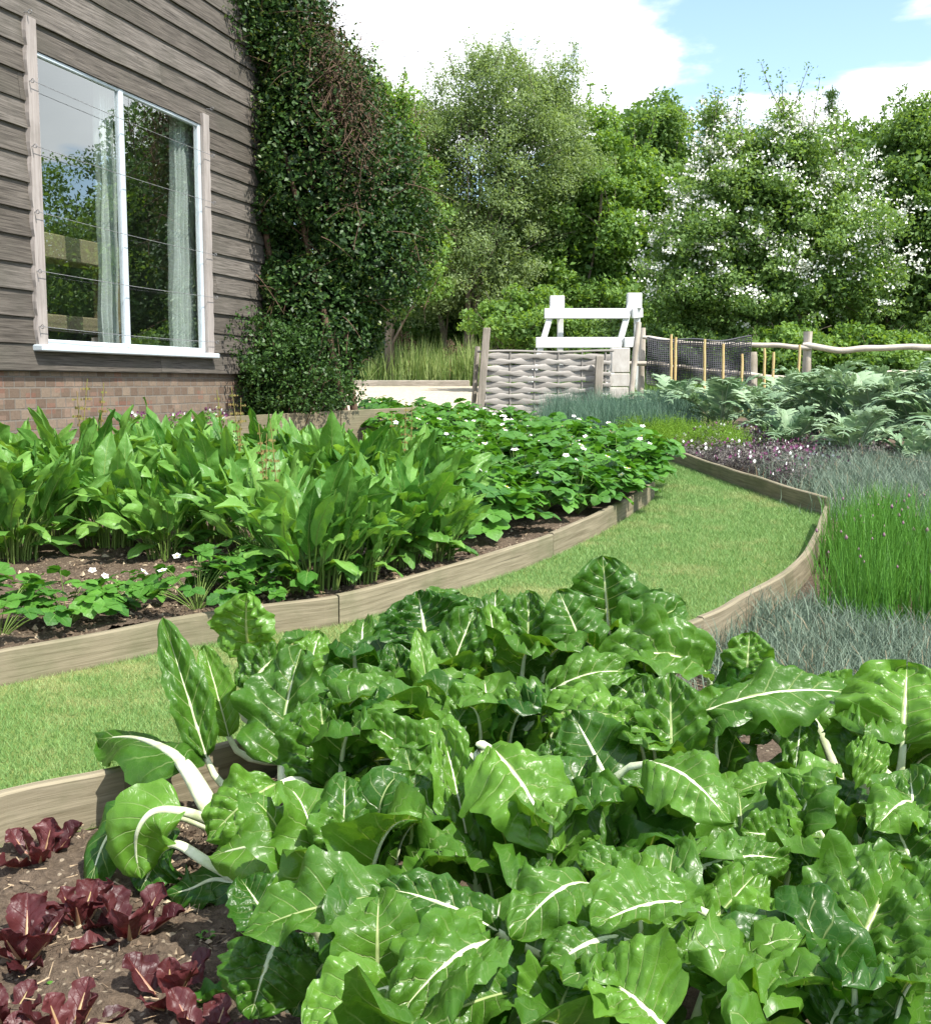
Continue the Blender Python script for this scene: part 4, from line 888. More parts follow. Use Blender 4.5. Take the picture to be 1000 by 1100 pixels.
# seedling weeds
for i,(px,py,lab) in enumerate(((128,968,'small green weed seedling below the board lettuce'),(122,1046,'tiny green weed seedling left of the green-hearted lettuce'),(222,1012,'tiny weed seedling in bare soil beside the chard'),(62,1064,'tiny weed seedling between the left lettuces'))):
    t=thing('weed_seedling',lab,'weed',atg(px,py,.01),0,'weed seedlings in the bare soil'); g=G()
    for k in range(6):
        az=k*1.05+i; dh=np.array([math.cos(az),math.sin(az),0]); L_=.016+.010*hsh(i,k,3)*(2 if i==0 else 1); P=bez([[0,0,0],dh*L_*.5+[0,0,.018],dh*L_+[0,0,.012]],6); blade(g,P,(0,0,1),L_*.55,5,'ovate',var=.8,seed=k)
    g.obj('foliage',M['straw'],t)
# ------------------------------------------------------------------ sorrel clumps
def sorrel(seed,n=64,H=.52,spread=.24,bolt=False):
    r=random.Random(seed); t=thing('sorrel_clump','x','sorrel'); gl=G(); gs=G()
    for k in range(n):
        az=r.uniform(0,6.283); f=r.random(); rad=spread*math.sqrt(r.random()); lean=R(3+32*f*f)+r.uniform(0,.1); 
        dh=np.array([math.cos(az),math.sin(az),0]); base=dh*rad*.45; hs=H*r.uniform(.30,.55); Lb=H*r.uniform(.42,.62); W=Lb*r.uniform(.23,.36)
        T=dh*math.sin(lean)+np.array([0,0,math.cos(lean)]); b=base+T*hs
        bend=r.uniform(.0,.8) if r.random()<.58 else r.uniform(.9,2.2); lt=np.array([-dh[1],dh[0],0])*r.uniform(-.6,.6); T2=norm(T+dh*bend*.8+lt-np.array([0,0,bend*.6]))
        tip=b+(T*.5+T2*.55)*Lb; bl=bez([b,b+T*Lb*.4,tip-T2*Lb*.3,tip],12)
        Nn=norm(-dh*math.cos(lean)+np.array([0,0,.5])+np.array([r.uniform(-.5,.5),r.uniform(-.5,.5),0]))
        blade(gl,bl,Nn,W,7,'lance',cup=r.uniform(-.5,.2),ruff=r.uniform(.2,.5),rfreq=r.uniform(3,6),pucker=W*.06,nv=9,var=r.random(),seed=seed*99+k,twist=r.uniform(-1.4,1.4))
        tube(gs,bez([base,base+np.array([0,0,hs*.5]),b],6),np.linspace(.0048,.003,6),5,.7)
        tube(gs,bl[:8],np.linspace(.003,.001,8),4,.6)
    for k in range(int(n*.25)):     # low spreading leaves
        az=r.uniform(0,6.283); dh=np.array([math.cos(az),math.sin(az),0]); Lb=H*r.uniform(.35,.5); b=dh*.05+np.array([0,0,.05+.08*r.random()]); tip=b+dh*Lb+np.array([0,0,r.uniform(-.04,.10)])
        bl=bez([b,b+dh*Lb*.4+np.array([0,0,.10]),tip-dh*.02+[0,0,.03],tip],12); blade(gl,bl,(0,0,1),Lb*.36,7,'lance',cup=.2,ruff=.2,pucker=.004,nv=9,var=r.random(),seed=k,twist=r.uniform(-.5,.5))
    gl.obj('foliage',M['sorrel'],t); gs.obj('stems',M['sorrel_stem'],t)
    if bolt:
        g=G()
        for k in range(3):
            p=np.array([r.uniform(-.06,.06),r.uniform(-.06,.06),0]); tp=p+np.array([r.uniform(-.05,.05),0,H*r.uniform(1.15,1.4)]); P=bez([p,p+[0,0,H*.6],tp],16); tube(g,P,np.linspace(.005,.002,16),5)
            for q in range(60):
                f=r.uniform(.6,1); c_=P[int(f*15)]+np.array([r.gauss(0,.012),r.gauss(0,.012),0]); s=r.uniform(.004,.008); a=r.uniform(0,6.28)
                g.add(c_+np.array([[math.cos(a)*s,math.sin(a)*s,0],[0,0,s*1.4],[-math.cos(a)*s,-math.sin(a)*s,0],[0,0,-s]]),[[0,1,2,3]])
        g.obj('seed_spike',M['seed'],t)
    return t
M['seed']=plain('green_red_seed',(0.14,0.20,0.04),(0.30,0.17,0.08),.7,60,None,.2,0)
SP=[sorrel(1),sorrel(2,66,.50),sorrel(3,56,.55),sorrel(4,60,.54,bolt=True)]
S_spots=[ # px,py of the foot, prototype, scale, turn, label
(14,606,0,1.12,0,'sorrel clump at the left edge above the bare soil'),(118,592,1,1.05,1,'drooping sorrel clump above the bare soil, second from the left edge'),(335,638,0,1.05,2.2,'tall upright sorrel clump just left of the board joint'),(425,612,2,1.05,3.3,'tall sorrel clump near the board, halfway between joint and strawberries'),
(225,588,1,1.08,4.0,'sorrel clump behind the white strawberry flowers, second row'),(95,556,3,1.15,.4,'sorrel clump with reddish seed spikes in front of the brick wall'),(370,575,2,1.12,5.1,'bushy sorrel clump in second row behind the board joint'),(455,575,0,1.0,1.7,'sorrel clump at the right end next to the strawberry patch'),
(180,540,2,1.12,2.9,'sorrel clump in the back row, below the right end of the window'),(300,545,0,1.1,.9,'sorrel clump in the back row, below the climber'),(20,552,1,1.15,3.6,'sorrel clump at the left edge, back row by the brick wall'),(400,540,1,1.0,5.7,'sorrel clump in the back row nearest the strawberry patch'),(-60,610,2,1.0,2.0,'sorrel clump outside the left edge'),(290,606,3,.95,2.6,'sorrel clump crossing leaves with its neighbours in the middle of the front row'),(470,608,1,.70,.3,'smallest sorrel clump, at the right end of the front row by the board'),(178,604,2,.80,4.4,'low sorrel clump above the left bark soil, between two taller clumps'),
(385,630,1,.80,4.9,'low sorrel clump pressed against the board just right of the joint'),(255,552,3,1.08,3.4,'sorrel clump in the middle of the back row behind the low ones'),(60,580,2,1.0,.9,'sorrel clump left of the drooping one, second row'),(340,556,1,1.05,2.0,'sorrel clump in the middle of the bed straight behind the board joint'),(430,553,3,.95,1.2,'sorrel clump in the back row leaning towards the strawberries')]
used=set()
for (px,py,pr,sc,rz,lab) in S_spots:
    o=SP[pr] if pr not in used else copy_tree(SP[pr]); used.add(pr)
    o.location=[float(v) for v in atg(px,py,.085)]; o.rotation_euler=(0,0,rz); o.scale=(sc,)*3; tag(o,lab,'sorrel','sorrel clumps in the raised bed')
# ------------------------------------------------------------------ strawberries
def leaflet(g,b,T,Nn,L_,W,var,seed):
    P=bez([b,b+T*L_*.5+Nn*L_*.08,b+T*L_-Nn*L_*.10],8); s=np.linspace(0,1,8); w=np.maximum(np.sin(math.pi*s**.9)**.55,.03)*W*.5
    Tt,Lt,Nt=frames(P,Nn); u=np.array([-1,-.55,0,.55,1.]); saw=1+.10*((np.arange(8)%2)*2-1)
    V=[];A=[]
    for j,q in enumerate(u):
        k=w*(saw if abs(q)==1 else 1); V.append(P+Lt*(q*k)[:,None]+Nt*((abs(q)*.28-.10*q*q)*k+(.02*L_*np.sin(s*20+seed) if abs(q)==1 else 0))[:,None]); A.append(np.stack([np.full(8,q),s,s*6-abs(q)*1.8],1))
    g.add(np.stack(V,1).reshape(-1,3),gridF(8,5),np.stack(A,1).reshape(-1,3),var)
def strawberry(seed,n=24,H=.24,spread=.26,nf=3,size=.085):
    r=random.Random(seed); t=thing('strawberry_plant','x','strawberry plant'); gl=G(); gs=G()
    for k in range(n):
        az=r.uniform(0,6.283); f=math.sqrt(r.random()); dh=np.array([math.cos(az),math.sin(az),0]); tip=dh*spread*f+np.array([0,0,H*(1-.55*f*f)*r.uniform(.65,1.1)])
        P=bez([[0,0,0],tip*.5+np.array([0,0,.07]),tip],6); tube(gs,P,.0022,4,var=r.random())
        out=norm(dh+np.array([r.gauss(0,.35),r.gauss(0,.35),r.uniform(-.3,.15)])); Nn=norm(np.array([r.gauss(0,.28),r.gauss(0,.28),1])+dh*.35*f); out=norm(out-(out*Nn).sum()*Nn); sd=np.cross(Nn,out); L_=size*r.uniform(.75,1.2); v=r.random()
        for (a,b) in ((1,0),(.25,1),(.25,-1)): leaflet(gl,tip,norm(out*a+sd*b),Nn,L_,L_*.86,v*.8+.2*r.random(),k)
    gl.obj('foliage',M['straw'],t); gs.obj('stems',M['sorrel_stem'],t)
    for k in range(nf):
        az=r.uniform(0,6.283); f=r.uniform(.3,.95); dh=np.array([math.cos(az),math.sin(az),0]); c=dh*spread*f+np.array([0,0,H*(1.05-.5*f*f)+.02]); g=G(); rr=.019*r.uniform(.85,1.15); Nn=norm(np.array([r.gauss(0,.3),-.35+r.gauss(0,.3),1]))
        x=norm(np.cross(Nn,[0,1,.2])); y=np.cross(Nn,x)
        for q in range(5):
            a=q*1.2566; d=x*math.cos(a)+y*math.sin(a); e=x*-math.sin(a)+y*math.cos(a)
            g.add([c+d*rr*.15,c+d*rr*.7+e*rr*.5+Nn*.003,c+d*rr*1.25+Nn*.004,c+d*rr*.7-e*rr*.5+Nn*.003],[[0,3,2,1]])
        fl=g.obj('flower',M['petal'],t); g=G(); lathe(g,c+Nn*.002,[(.0055,0),(.005,.003),(.003,.005),(0,.0055)],8); g.obj('flower_centre',M['yellow'],fl)
    return t
STP=[strawberry(11,38,.30),strawberry(12,36,.28,.30,2),strawberry(13,40,.31,.29,3),strawberry(14,36,.27,.28,0)]
used=set()
def put_straw(x,y,lift,pr,sc,rz,lab,grp):
    o=STP[pr] if pr not in used else copy_tree(STP[pr]); used.add(pr); o.location=(x,y,float(gz(x,y))+lift); o.rotation_euler=(0,0,rz); o.scale=(sc,)*3; tag(o,lab,'strawberry plant',grp)
patch=np.array([atg(*p)[:2] for p in ((500,606),(575,588),(640,562),(688,540),(695,525),(668,508),(600,490),(520,477),(440,466),(400,462),(395,480),(440,505),(485,545),(480,590))])
r=random.Random(5); pts=[]
lo_,hi_=patch.min(0),patch.max(0); tries=0
while tries<6000:
    tries+=1; p=np.array([r.uniform(lo_[0],hi_[0]),r.uniform(lo_[1],hi_[1])])
    if inpoly(p[:1],p[1:],patch)[0] and all(np.hypot(*(p-q))>.27 for q in pts): pts.append(p)
for i,p in enumerate(pts): put_straw(p[0],p[1],.085,i%4,r.uniform(.95,1.2),r.uniform(0,6.28),'leafy strawberry plant in the dense patch filling the tip of the raised bed','strawberry plants in the dense patch')
print('strawberries',len(pts))
FS=[(72,674,1,.72,0.5,'single strawberry plant hanging over the board at the left with its shadow below'),(0,690,2,.78,2,'strawberry plant with a white flower at the far left of the board'),(140,654,3,.50,3,'small sparse strawberry plant left of the white flowers'),(212,660,2,.76,1.2,'strawberry plant with white flowers above the middle of the left board'),(258,640,0,.72,4,'strawberry plant behind the white flowered one, near the sorrel stalks'),(296,646,1,.55,5,'small strawberry plant next to the upright sorrel clump')]
for (px,py,pr,sc,rz,lab) in FS:
    c=atg(px,py,.085); put_straw(c[0],c[1],.085,pr,sc,rz,lab,'strawberry plants along the left board')
# ------------------------------------------------------------------ tufts
def tuft(name,part_name,mat,seed,n,H,spread,lean,wd,buds=None,dry=0,curve=.5,segs=5):
    r=np.random.default_rng(seed); t=thing(name,'x','plant'); gl=G(); gd=G(); tips=[]
    for k in range(n):
        az=r.uniform(0,6.283); dh=np.array([math.cos(az),math.sin(az),0]); b=np.append(np.clip(r.normal(0,spread*.5,2),-spread,spread),0); ln=min(abs(r.normal(0,lean)),2.2*lean); h=H*r.uniform(.55,1.08)
        tip=b+dh*h*math.sin(ln)+np.array([0,0,h*math.cos(ln)]); mid=b+(tip-b)*.5+np.array([0,0,h*.12*curve])-dh*.04*curve
        P=bez([b,mid,tip],segs); w=np.linspace(1,.12,segs)*wd; a=r.uniform(0,6.28); q=np.array([math.cos(a),math.sin(a),0])
        V=np.stack([P-q*w[:,None],P+q*w[:,None]],1).reshape(-1,3)
        (gd if k<dry else gl).add(V,gridF(segs,2),None,r.random()); tips.append(tip)
    gl.obj(part_name,mat,t)
    if dry: gd.obj('dead_stems',M['dry'],t)
    if buds:
        g=G()
        for k in range(buds[1]):
            c=tips[-1-k]+np.array([0,0,.01]); s=buds[2]*r.uniform(.7,1.2); lathe(g,c,[(0,-s*1.2),(s*.7,-s*.5),(s*.8,s*.2),(0,s*1.3)],6)
        g.obj('flower_buds',buds[0],t)
    return t
def scatter(protos,spots,labelf,cat,group,lift=.0,smin=.9,smax=1.15,seed=1):
    r=random.Random(seed); first=set()
    for i,s in enumerate(spots):
        pr=i%len(protos); o=protos[pr] if pr not in first else copy_tree(protos[pr]); first.add(pr)
        o.location=(s[0],s[1],float(gz(s[0],s[1]))+lift); o.rotation_euler=(0,0,r.uniform(0,6.28)); sc=r.uniform(smin,smax); o.scale=(sc,sc,sc*r.uniform(.92,1.08))
        tag(o,labelf if isinstance(labelf,str) else labelf(i),cat,group)
def fill_poly(pxpoly,d,seed,lift=.05,n=4000):
    poly=np.array([atg(*p,0)[:2] for p in pxpoly]); lo,hi=poly.min(0),poly.max(0); r=random.Random(seed); pts=[]
    for _ in range(n):
        p=np.array([r.uniform(lo[0],hi[0]),r.uniform(lo[1],hi[1])])
        if inpoly(p[:1],p[1:],poly)[0] and all(np.hypot(*(p-q))>d for q in pts): pts.append(p)
    return pts
CV=[tuft('chive_clump','blades',M['chive'],s,300,.37,.15,.24,.0029,(M['chive_bud'],4,.008)) for s in (1,2,3)]
sp=fill_poly(((890,668),(912,640),(906,612),(935,592),(1000,585),(1120,590),(1130,665),(1000,690),(930,690)),.23,2); print('chives',len(sp))
scatter(CV,sp,'bright green chive clump with purple buds between the grey-blue pinks','chives','chive clumps on the right',.0,seed=3)
DN=[tuft('pinks_clump','blades',M['dianthus'],s,620,.15,.22,.85,.0027,None,26,1.2,4) for s in (5,6,7,8)]
sp=fill_poly(((775,725),(830,690),(860,668),(905,690),(1010,705),(1130,700),(1140,760),(900,770),(800,760)),.19,4); print('pinks front',len(sp))
scatter(DN,sp,'low grey-blue clump of pinks between the chives and the chard','pinks','grey-blue pinks near the chard',.0,.85,1.15,seed=5)
DF=[copy_tree(o) for o in DN]
sp=fill_poly(((905,560),(890,535),(840,512),(900,505),(1000,510),(1120,520),(1130,575),(1000,575)),.25,6); print('pinks back',len(sp))
scatter(DF,sp,'taller grey-blue clump of pinks behind the chives','pinks','grey-blue pinks behind the chives',.0,1.25,1.6,seed=6)
def mound(name,mat,seed,n,H,rad,leaf,fl,nfl,mat2=None):
    r=np.random.default_rng(seed); t=thing(name,'x','plant'); g=G()
    for k in range(n):
        az=r.uniform(0,6.283); el=math.acos(r.uniform(0,1)); d=np.array([math.cos(az)*math.sin(el)*rad,math.sin(az)*math.sin(el)*rad,math.cos(el)*H])*r.uniform(.55,1.08); Nn=norm(d+r.normal(0,.04,3)); T=norm(np.cross(Nn,r.normal(0,1,3))); S_=np.cross(Nn,T); L_=leaf*r.uniform(.6,1.3)
        g.add([d-T*L_*.5,d-S_*L_*.3+Nn*L_*.1,d+T*L_*.5,d+S_*L_*.3+Nn*L_*.1],[[0,1,2,3]],None,r.random())
    g.obj('foliage',mat,t); g=G(); g2=G()
    for k in range(nfl):
        az=r.uniform(0,6.283); rr=rad*math.sqrt(r.random())*.95; c=np.array([math.cos(az)*rr,math.sin(az)*rr,H*math.sqrt(max(0,1-(rr/rad)**2))*1.05+.02]); s=r.uniform(.009,.016); a=r.uniform(0,6.28)
        for q in range(5): 
            b=a+q*1.2566; d=np.array([math.cos(b),-.3,math.sin(b)]); e=np.array([-math.sin(b),0,math.cos(b)]); (g if k%3 else g2).add([c,c+d*s*.7+e*s*.5,c+d*s*1.3,c+d*s*.7-e*s*.5],[[0,1,2,3]])
    if nfl: g.obj('flowers',fl,t); g2.obj('pale_flowers',mat2 or fl,t)
    return t
PU=[mound('purple_mound',M['purple'],s,1300,.17,.27,.026,M['violet'],18,M['petal']) for s in (1,2,3)]
sp=fill_poly(((725,490),(790,505),(860,525),(900,512),(940,498),(900,488),(830,474),(770,475)),.30,7); print('purple',len(sp))
scatter(PU,sp,'dusky purple flowering mound between the far board and the artichokes','violas','dusky purple mounds',.0,seed=7)
PA=[mound('pansy_plant',M['straw'],s,160,.11,.12,.035,M['violet'],14,M['petal']) for s in (11,12)]
first=set()
for i,(px,py,Y) in enumerate(((148,452,9.3),(192,452,9.75),(228,446,10.5),(205,440,10.6),(170,462,9.2),(238,452,10.9))):
    o=PA[i%2] if i%2 not in first else copy_tree(PA[i%2]); first.add(i%2); p=atd(px,py,Y); p[2]=p[2]-.06; o.location=[float(v) for v in p]; o.rotation_euler=(0,0,i*1.3); tag(o,'purple and white pansy plant at the foot of the brick wall','pansy','pansies by the brick wall')
# feathery yellow-green strip
def feathery(seed,H=.22):
    r=np.random.default_rng(seed); t=thing('feathery_plant','x','plant'); g=G()
    for k in range(60):
        az=r.uniform(0,6.28); dh=np.array([math.cos(az),math.sin(az),0]); ln=abs(r.normal(0,.5)); L_=H*r.uniform(.7,1.2); b=np.array([r.normal(0,.06),r.normal(0,.06),0]); tip=b+dh*L_*math.sin(ln)+np.array([0,0,L_*math.cos(ln)]); P=bez([b,b+[0,0,L_*.5],tip],10)
        for j in range(2,10):
            for q in range(5):
                d=norm(r.normal(0,1,3)+np.array([0,0,.4]))*r.uniform(.02,.05)*(1.2-j*.07); s=norm(np.cross(d,[.3,.2,1]))*.0022; g.add([P[j]-s,P[j]+s,P[j]+d],[[0,1,2]],None,r.random())
    g.obj('foliage',M['feather'],t); return t
FE=[feathery(s) for s in (1,2,3)]
sp=fill_poly(((660,470),(700,484),(760,496),(800,494),(790,478),(740,470),(690,464)),.22,8); print('feathery',len(sp))
scatter(FE,sp,'yellow-green feathery plant just behind the far lawn board','herb','yellow-green feathery plants',.0,.95,1.2,seed=8)
LK=[tuft('blue_green_tuft','blades',M['leek'],s,240,.46,.20,.45,.004,None,0,.9,5) for s in (21,22,23)]
sp=fill_poly(((585,470),(640,474),(720,468),(745,460),(700,452),(640,452),(600,455)),.30,9); print('leek',len(sp))
scatter(LK,sp,'blue-green arching grassy tuft in front of the wattle hurdle','grass tuft','blue-green tufts by the hurdle',.0,.9,1.15,seed=9)
# ------------------------------------------------------------------ cardoons
def cardoon(seed,n=17,L0=1.05):
    r=random.Random(seed); t=thing('artichoke_plant','x','artichoke'); gl=G(); gs=G()
    for k in range(n):
        az=k*2.4+r.uniform(-.3,.3); f=r.random(); dh=np.array([math.cos(az),math.sin(az),0]); e=R(38+46*f); Lb=L0*r.uniform(.75,1.1)
        T=dh*math.cos(e)+np.array([0,0,math.sin(e)]); tip=T*Lb*.75+dh*Lb*.28-np.array([0,0,Lb*(.02+.22*(1-f))]); P=bez([dh*.03,T*Lb*.45,T*Lb*.8+dh*.05,tip],22)
        Nn0=norm(np.array([0,0,1.])+dh*.001); Tt,Lt,Nt=frames(P,(0,0,1)); v=r.random()
        tube(gs,P,np.linspace(.013,.002,22),5,.6)
        npair=12
        for j in range(npair):
            s=.16+.82*j/npair; i=min(20,int(s*21)); wl=Lb*.24*math.sin(math.pi*(.12+.86*s))**.7*r.uniform(.85,1.1)
            for sd in (-1,1):
                d=norm(Lt[i]*sd+Tt[i]*.75+Nt[i]*r.uniform(-.05,.45)); b=P[i]; pw=wl*.13
                Q=bez([b,b+d*wl*.5+Nt[i]*.02,b+d*wl-np.array([0,0,wl*.18])],5)
                ss=np.array([.65,1.15,.75,.95,.05])*pw; n_=norm(np.cross(d,Nt[i]))
                V=np.stack([Q-n_*ss[:,None],Q+Nt[i]*0.006,Q+n_*ss[:,None]],1).reshape(-1,3); gl.add(V,gridF(5,3),None,v*.7+.3*r.random())
                for q,(h1,h2) in enumerate(((1,.5),(2,-.5),(3,.4))):       # teeth
                    dd=norm(d*.7+n_*(1 if h2>0 else -1)); o_=Q[h1]; gl.add([o_-d*pw*.4,o_+d*pw*.4,o_+dd*pw*1.9],[[0,1,2]],None,v)
        blade(gl,P,(0,0,1),.030*Lb,3,'strap',fold=.25,var=v,seed=k)
    gl.obj('foliage',M['cardoon'],t); gs.obj('stalks',M['cardoon_rib'],t); return t
CA=[cardoon(1),cardoon(2),cardoon(3,15,.85)]
CS=[(722,455,.80,'silvery artichoke plant nearest the hurdle and the netting'),(775,464,.92,'silvery artichoke plant below the stub post'),(826,470,.98,'silvery artichoke plant below the bamboo canes right of the netting'),(880,478,1.08,'silvery artichoke plant just below the tall fence post'),(935,484,1.12,'broad silvery artichoke plant second from the right edge'),(985,487,1.15,'tall silvery artichoke plant at the right edge, front row'),(1045,495,1.15,'silvery artichoke plant outside the right edge'),(845,456,.95,'silvery artichoke plant behind the canes, back row'),(905,460,1.05,'silvery artichoke plant in the back row under the long rail'),(965,463,1.05,'silvery artichoke plant at the right edge, back row'),(1030,466,1.05,'silvery artichoke plant beyond the right edge, back row'),(664,452,.60,'small silvery artichoke plant in front of the hurdle end'),(848,488,.62,'low silvery artichoke plant behind the purple mounds, left of a larger gap'),(915,496,.68,'low silvery artichoke plant behind the grey-blue pinks, front row'),(985,506,.66,'low silvery artichoke plant at the right edge right behind the pinks')]
first=set()
for i,(px,py,sc,lab) in enumerate(CS):
    pr=i%3; o=CA[pr] if pr not in first else copy_tree(CA[pr]); first.add(pr); c=atg(px,py); o.location=[float(v) for v in c]; o.rotation_euler=(0,0,i*1.1); o.scale=(sc,)*3; tag(o,lab,'artichoke','silvery artichoke plants by the fence')
# ------------------------------------------------------------------ foliage masses
def leafcloud(g,C,size,r,var=None,droop=.0,asp=.55,m=0,outward=None):
    n=len(C); T=norm(r.normal(0,1,(n,3))-np.array([0,0,droop])); Nn=r.normal(0,1,(n,3))+np.array([0,0,.8]); 
    if outward is not None: Nn=Nn*.75+outward*1.5
    Nn=norm(Nn-(Nn*T).sum(1,keepdims=True)*T); S_=np.cross(T,Nn); s=size*r.uniform(.6,1.3,n)[:,None]
    V=np.stack([C-T*s*.5,C-S_*s*asp*.5+Nn*s*.12,C+T*s*.5,C+S_*s*asp*.5+Nn*s*.12],1).reshape(-1,3)
    g.add(V,np.arange(4*n).reshape(-1,4),None,np.repeat(r.random(n) if var is None else var,4),m)
def limb(g,p,q,r0,r1,rr,sag=.1,n=8):
    p=np.asarray(p,float);q=np.asarray(q,float); L_=np.linalg.norm(q-p); mid=(p+q)/2+rr.normal(0,.07,3)*L_+np.array([0,0,sag*L_]); P=bez([p,mid,q],n); tube(g,P,np.linspace(r0,r1,n),6,cap=False); return P
def tree(name,label,cat,base,ell,mat,nleaf,size,seed,nclump=110,trunk_r=.14,stems=1,split=.25,asp=.55,clump_r=.45,group=None,shoots=0,blossom=0,bmask=None,droop=0.0,inner=.5):
    """ell: list of (cx,cy,cz,rx,ry,rz) offsets from the base, clumps sit in the outer part of these lobes"""
    r=np.random.default_rng(seed); t=thing(name,label,cat,base,0,group); gl=G(); gw=G()
    ell=np.array(ell,float); vol=(ell[:,3]*ell[:,4]*ell[:,5])**(2/3); pick=r.choice(len(ell),nclump,p=vol/vol.sum())
    d=norm(r.normal(0,1,(nclump,3))); rad=r.uniform(.30,1.12,nclump)**.6; CC=ell[pick,:3]+d*ell[pick,3:]*rad[:,None]
    CC[:,2]=np.maximum(CC[:,2],.25)
    cs=clump_r*r.uniform(.55,1.35,nclump); wts=cs**2; idx=r.choice(nclump,nleaf,p=wts/wts.sum())
    o=norm(r.normal(0,1,(nleaf,3)))*(r.random(nleaf)**.45)[:,None]; o[:,2]*=.7
    C=CC[idx]+o*cs[idx,None]
    cv=r.random(nclump); var=np.clip(.55*cv[idx]+.55*r.random(nleaf)-.05,0,1)
    cen=ell[:,:3].mean(0); outw=norm(C-cen*np.array([1,1,.6]))
    leafcloud(gl,C,size,r,var,droop,asp,0,outw*.5)
    ni=nleaf//4; pk=r.choice(len(ell),ni,p=vol/vol.sum()); Ci=ell[pk,:3]+norm(r.normal(0,1,(ni,3)))*(r.random(ni)**.4*.86)[:,None]*ell[pk,3:]; leafcloud(gl,Ci,size*1.5,r,np.clip(r.random(ni)*.7,0,1),droop,asp)
    top=ell[:,:3].mean(0)
    for k in range(stems):
        a=6.283*k/max(1,stems)+r.uniform(0,1); off=np.array([math.cos(a),math.sin(a),0])*(.18*(stems>1)); fork=np.array([off[0]*4,off[1]*4,top[2]*split*2.2 if stems==1 else top[2]*.55])
        P=limb(gw,off+[0,0,-.1],fork,trunk_r,trunk_r*.6,r,.0,9)
        sub=CC[r.choice(nclump,max(5,int(26/stems)),replace=False)]
        for c in sub:
            j=int(r.integers(3,9)); q=limb(gw,P[j],c,trunk_r*.30,.010,r,.06)
            for _ in range(2): limb(gw,q[int(r.integers(3,7))],c+r.normal(0,.5,3)*clump_r*1.6,trunk_r*.10,.006,r,.05,5)
    for k in range(shoots):       # long new shoots standing above the crown
        c=CC[np.argsort(-CC[:,2]+r.normal(0,.5,nclump))[k%nclump]]; q=c+np.array([r.normal(0,.25),r.normal(0,.25),r.uniform(.5,1.2)]); P=limb(gw,c,q,.012,.004,r,.0,8); n_=70
        Cq=P[r.integers(0,8,n_)]+r.normal(0,.06,(n_,3)); leafcloud(gl,Cq,size*.9,r,None,0,asp)
    gw.obj('trunk',M['bark'],t); gl.obj('crown',mat,t)
    if blossom:
        g=G(); k=np.arange(nclump) if bmask is None else np.where(bmask(CC))[0]; 
        for _ in range(blossom):
            c=CC[r.choice(k)]; dd=norm(c-cen+r.normal(0,.3,3)); dd[2]=abs(dd[2])*.6+.2; b=c+dd*clump_r*r.uniform(.6,1.15)+r.normal(0,.12,3); nb=int(r.integers(5,26)); sp_=r.uniform(.04,.15)
            leafcloud(g,b+r.normal(0,1,(nb,3))*np.array([sp_,sp_,sp_*.5]),.055,r,None,0,1.0)
        tag(g.obj('blossom',M['blossom'],t),kind='stuff')
    return t
def gp(px,Y): p=atd(px,400,Y); return np.array([p[0],Y,float(gz(p[0],Y))])
def topz(py,Y,base): return atd(500,py,Y)[2]-base[2]
def ellpx(items,base,Y):   # lobes given by picture centre and size at distance Y (+ depth offset)
    out=[]
    for (px,py,rx,ry,dy,rd) in items:
        c=atd(px,py,Y+dy); k=(Y+dy)/F_PX; out.append((c[0]-base[0],c[1]-base[1],c[2]-base[2],rx*k,rd,ry*k))
    return out
# climber over the end of the house
VB=ti(12.6,.5,.42); VB=np.array([VB[0],VB[1],.42]); cl=thing('climbing_shrub','dark evergreen climber covering the end of the timber-clad house','climber',VB)
VE=[]
for (px,py,rx,ry,Y,rd) in ((296,215,34,95,12.1,.55),(300,315,34,70,12.1,.5),(300,130,40,90,12.1,.55),(240,-60,60,110,11.7,.7),(262,10,46,70,11.8,.5),(268,-70,74,110,12.3,1.0),(286,30,76,100,12.3,.9),(330,110,72,88,12.6,1.1),(378,205,80,92,12.7,1.2),(345,170,72,120,12.1,.8),(384,265,78,80,12.6,1.2),(346,320,62,76,12.3,1.0),(326,385,50,60,12.3,.8),(300,405,42,44,11.6,.55),(402,240,62,80,13.2,1.0),(352,395,26,50,12.4,.45),(382,340,30,52,12.7,.6),(370,375,22,36,12.6,.45),(335,415,36,36,12.0,.45),(265,20,45,70,12.0,.5)):
    c=atd(px,py,Y); k=Y/F_PX; VE.append((c[0]-VB[0],c[1]-VB[1],c[2]-VB[2],rx*k,rd,ry*k))
VE=np.array(VE)
def shell(ell,n,r,rmin=.80,rmax=1.06,lump=.12,seed=0,face=None):
    a=(ell[:,3]*ell[:,5])**.8; pk=r.choice(len(ell),n,p=a/a.sum()); d=norm(r.normal(0,1,(n,3))); C=ell[pk,:3]+d*ell[pk,3:]*r.uniform(rmin,rmax,n)[:,None]
    ok=np.ones(n,bool)
    for i,e in enumerate(ell):
        q=(((C-e[:3])/e[3:])**2).sum(1); ok&=~((q<.60)&(pk!=i))
    C=C[ok]; d=d[ok]; nz=np.array([mnoise.noise(Vector(c*2.2)) for c in C]); nz2=np.array([mnoise.noise(Vector(c*5.5+7)) for c in C]); C=C+d*(nz*lump*1.6+nz2*lump*.8)[:,None]; return C,d,nz
r=np.random.default_rng(21); g=G(); C,d,nz=shell(VE,120000,r,.80,1.03,.14); C=C[C[:,2]>-.4]; d=d[:len(C)]
keep=C[:,2]>-.42; leafcloud(g,C,.052,r,np.clip(r.random(len(C))*.9,0,1),.2,.6,0,norm(np.stack([C[:,0],C[:,1],C[:,2]*0+.2],1))*.6)
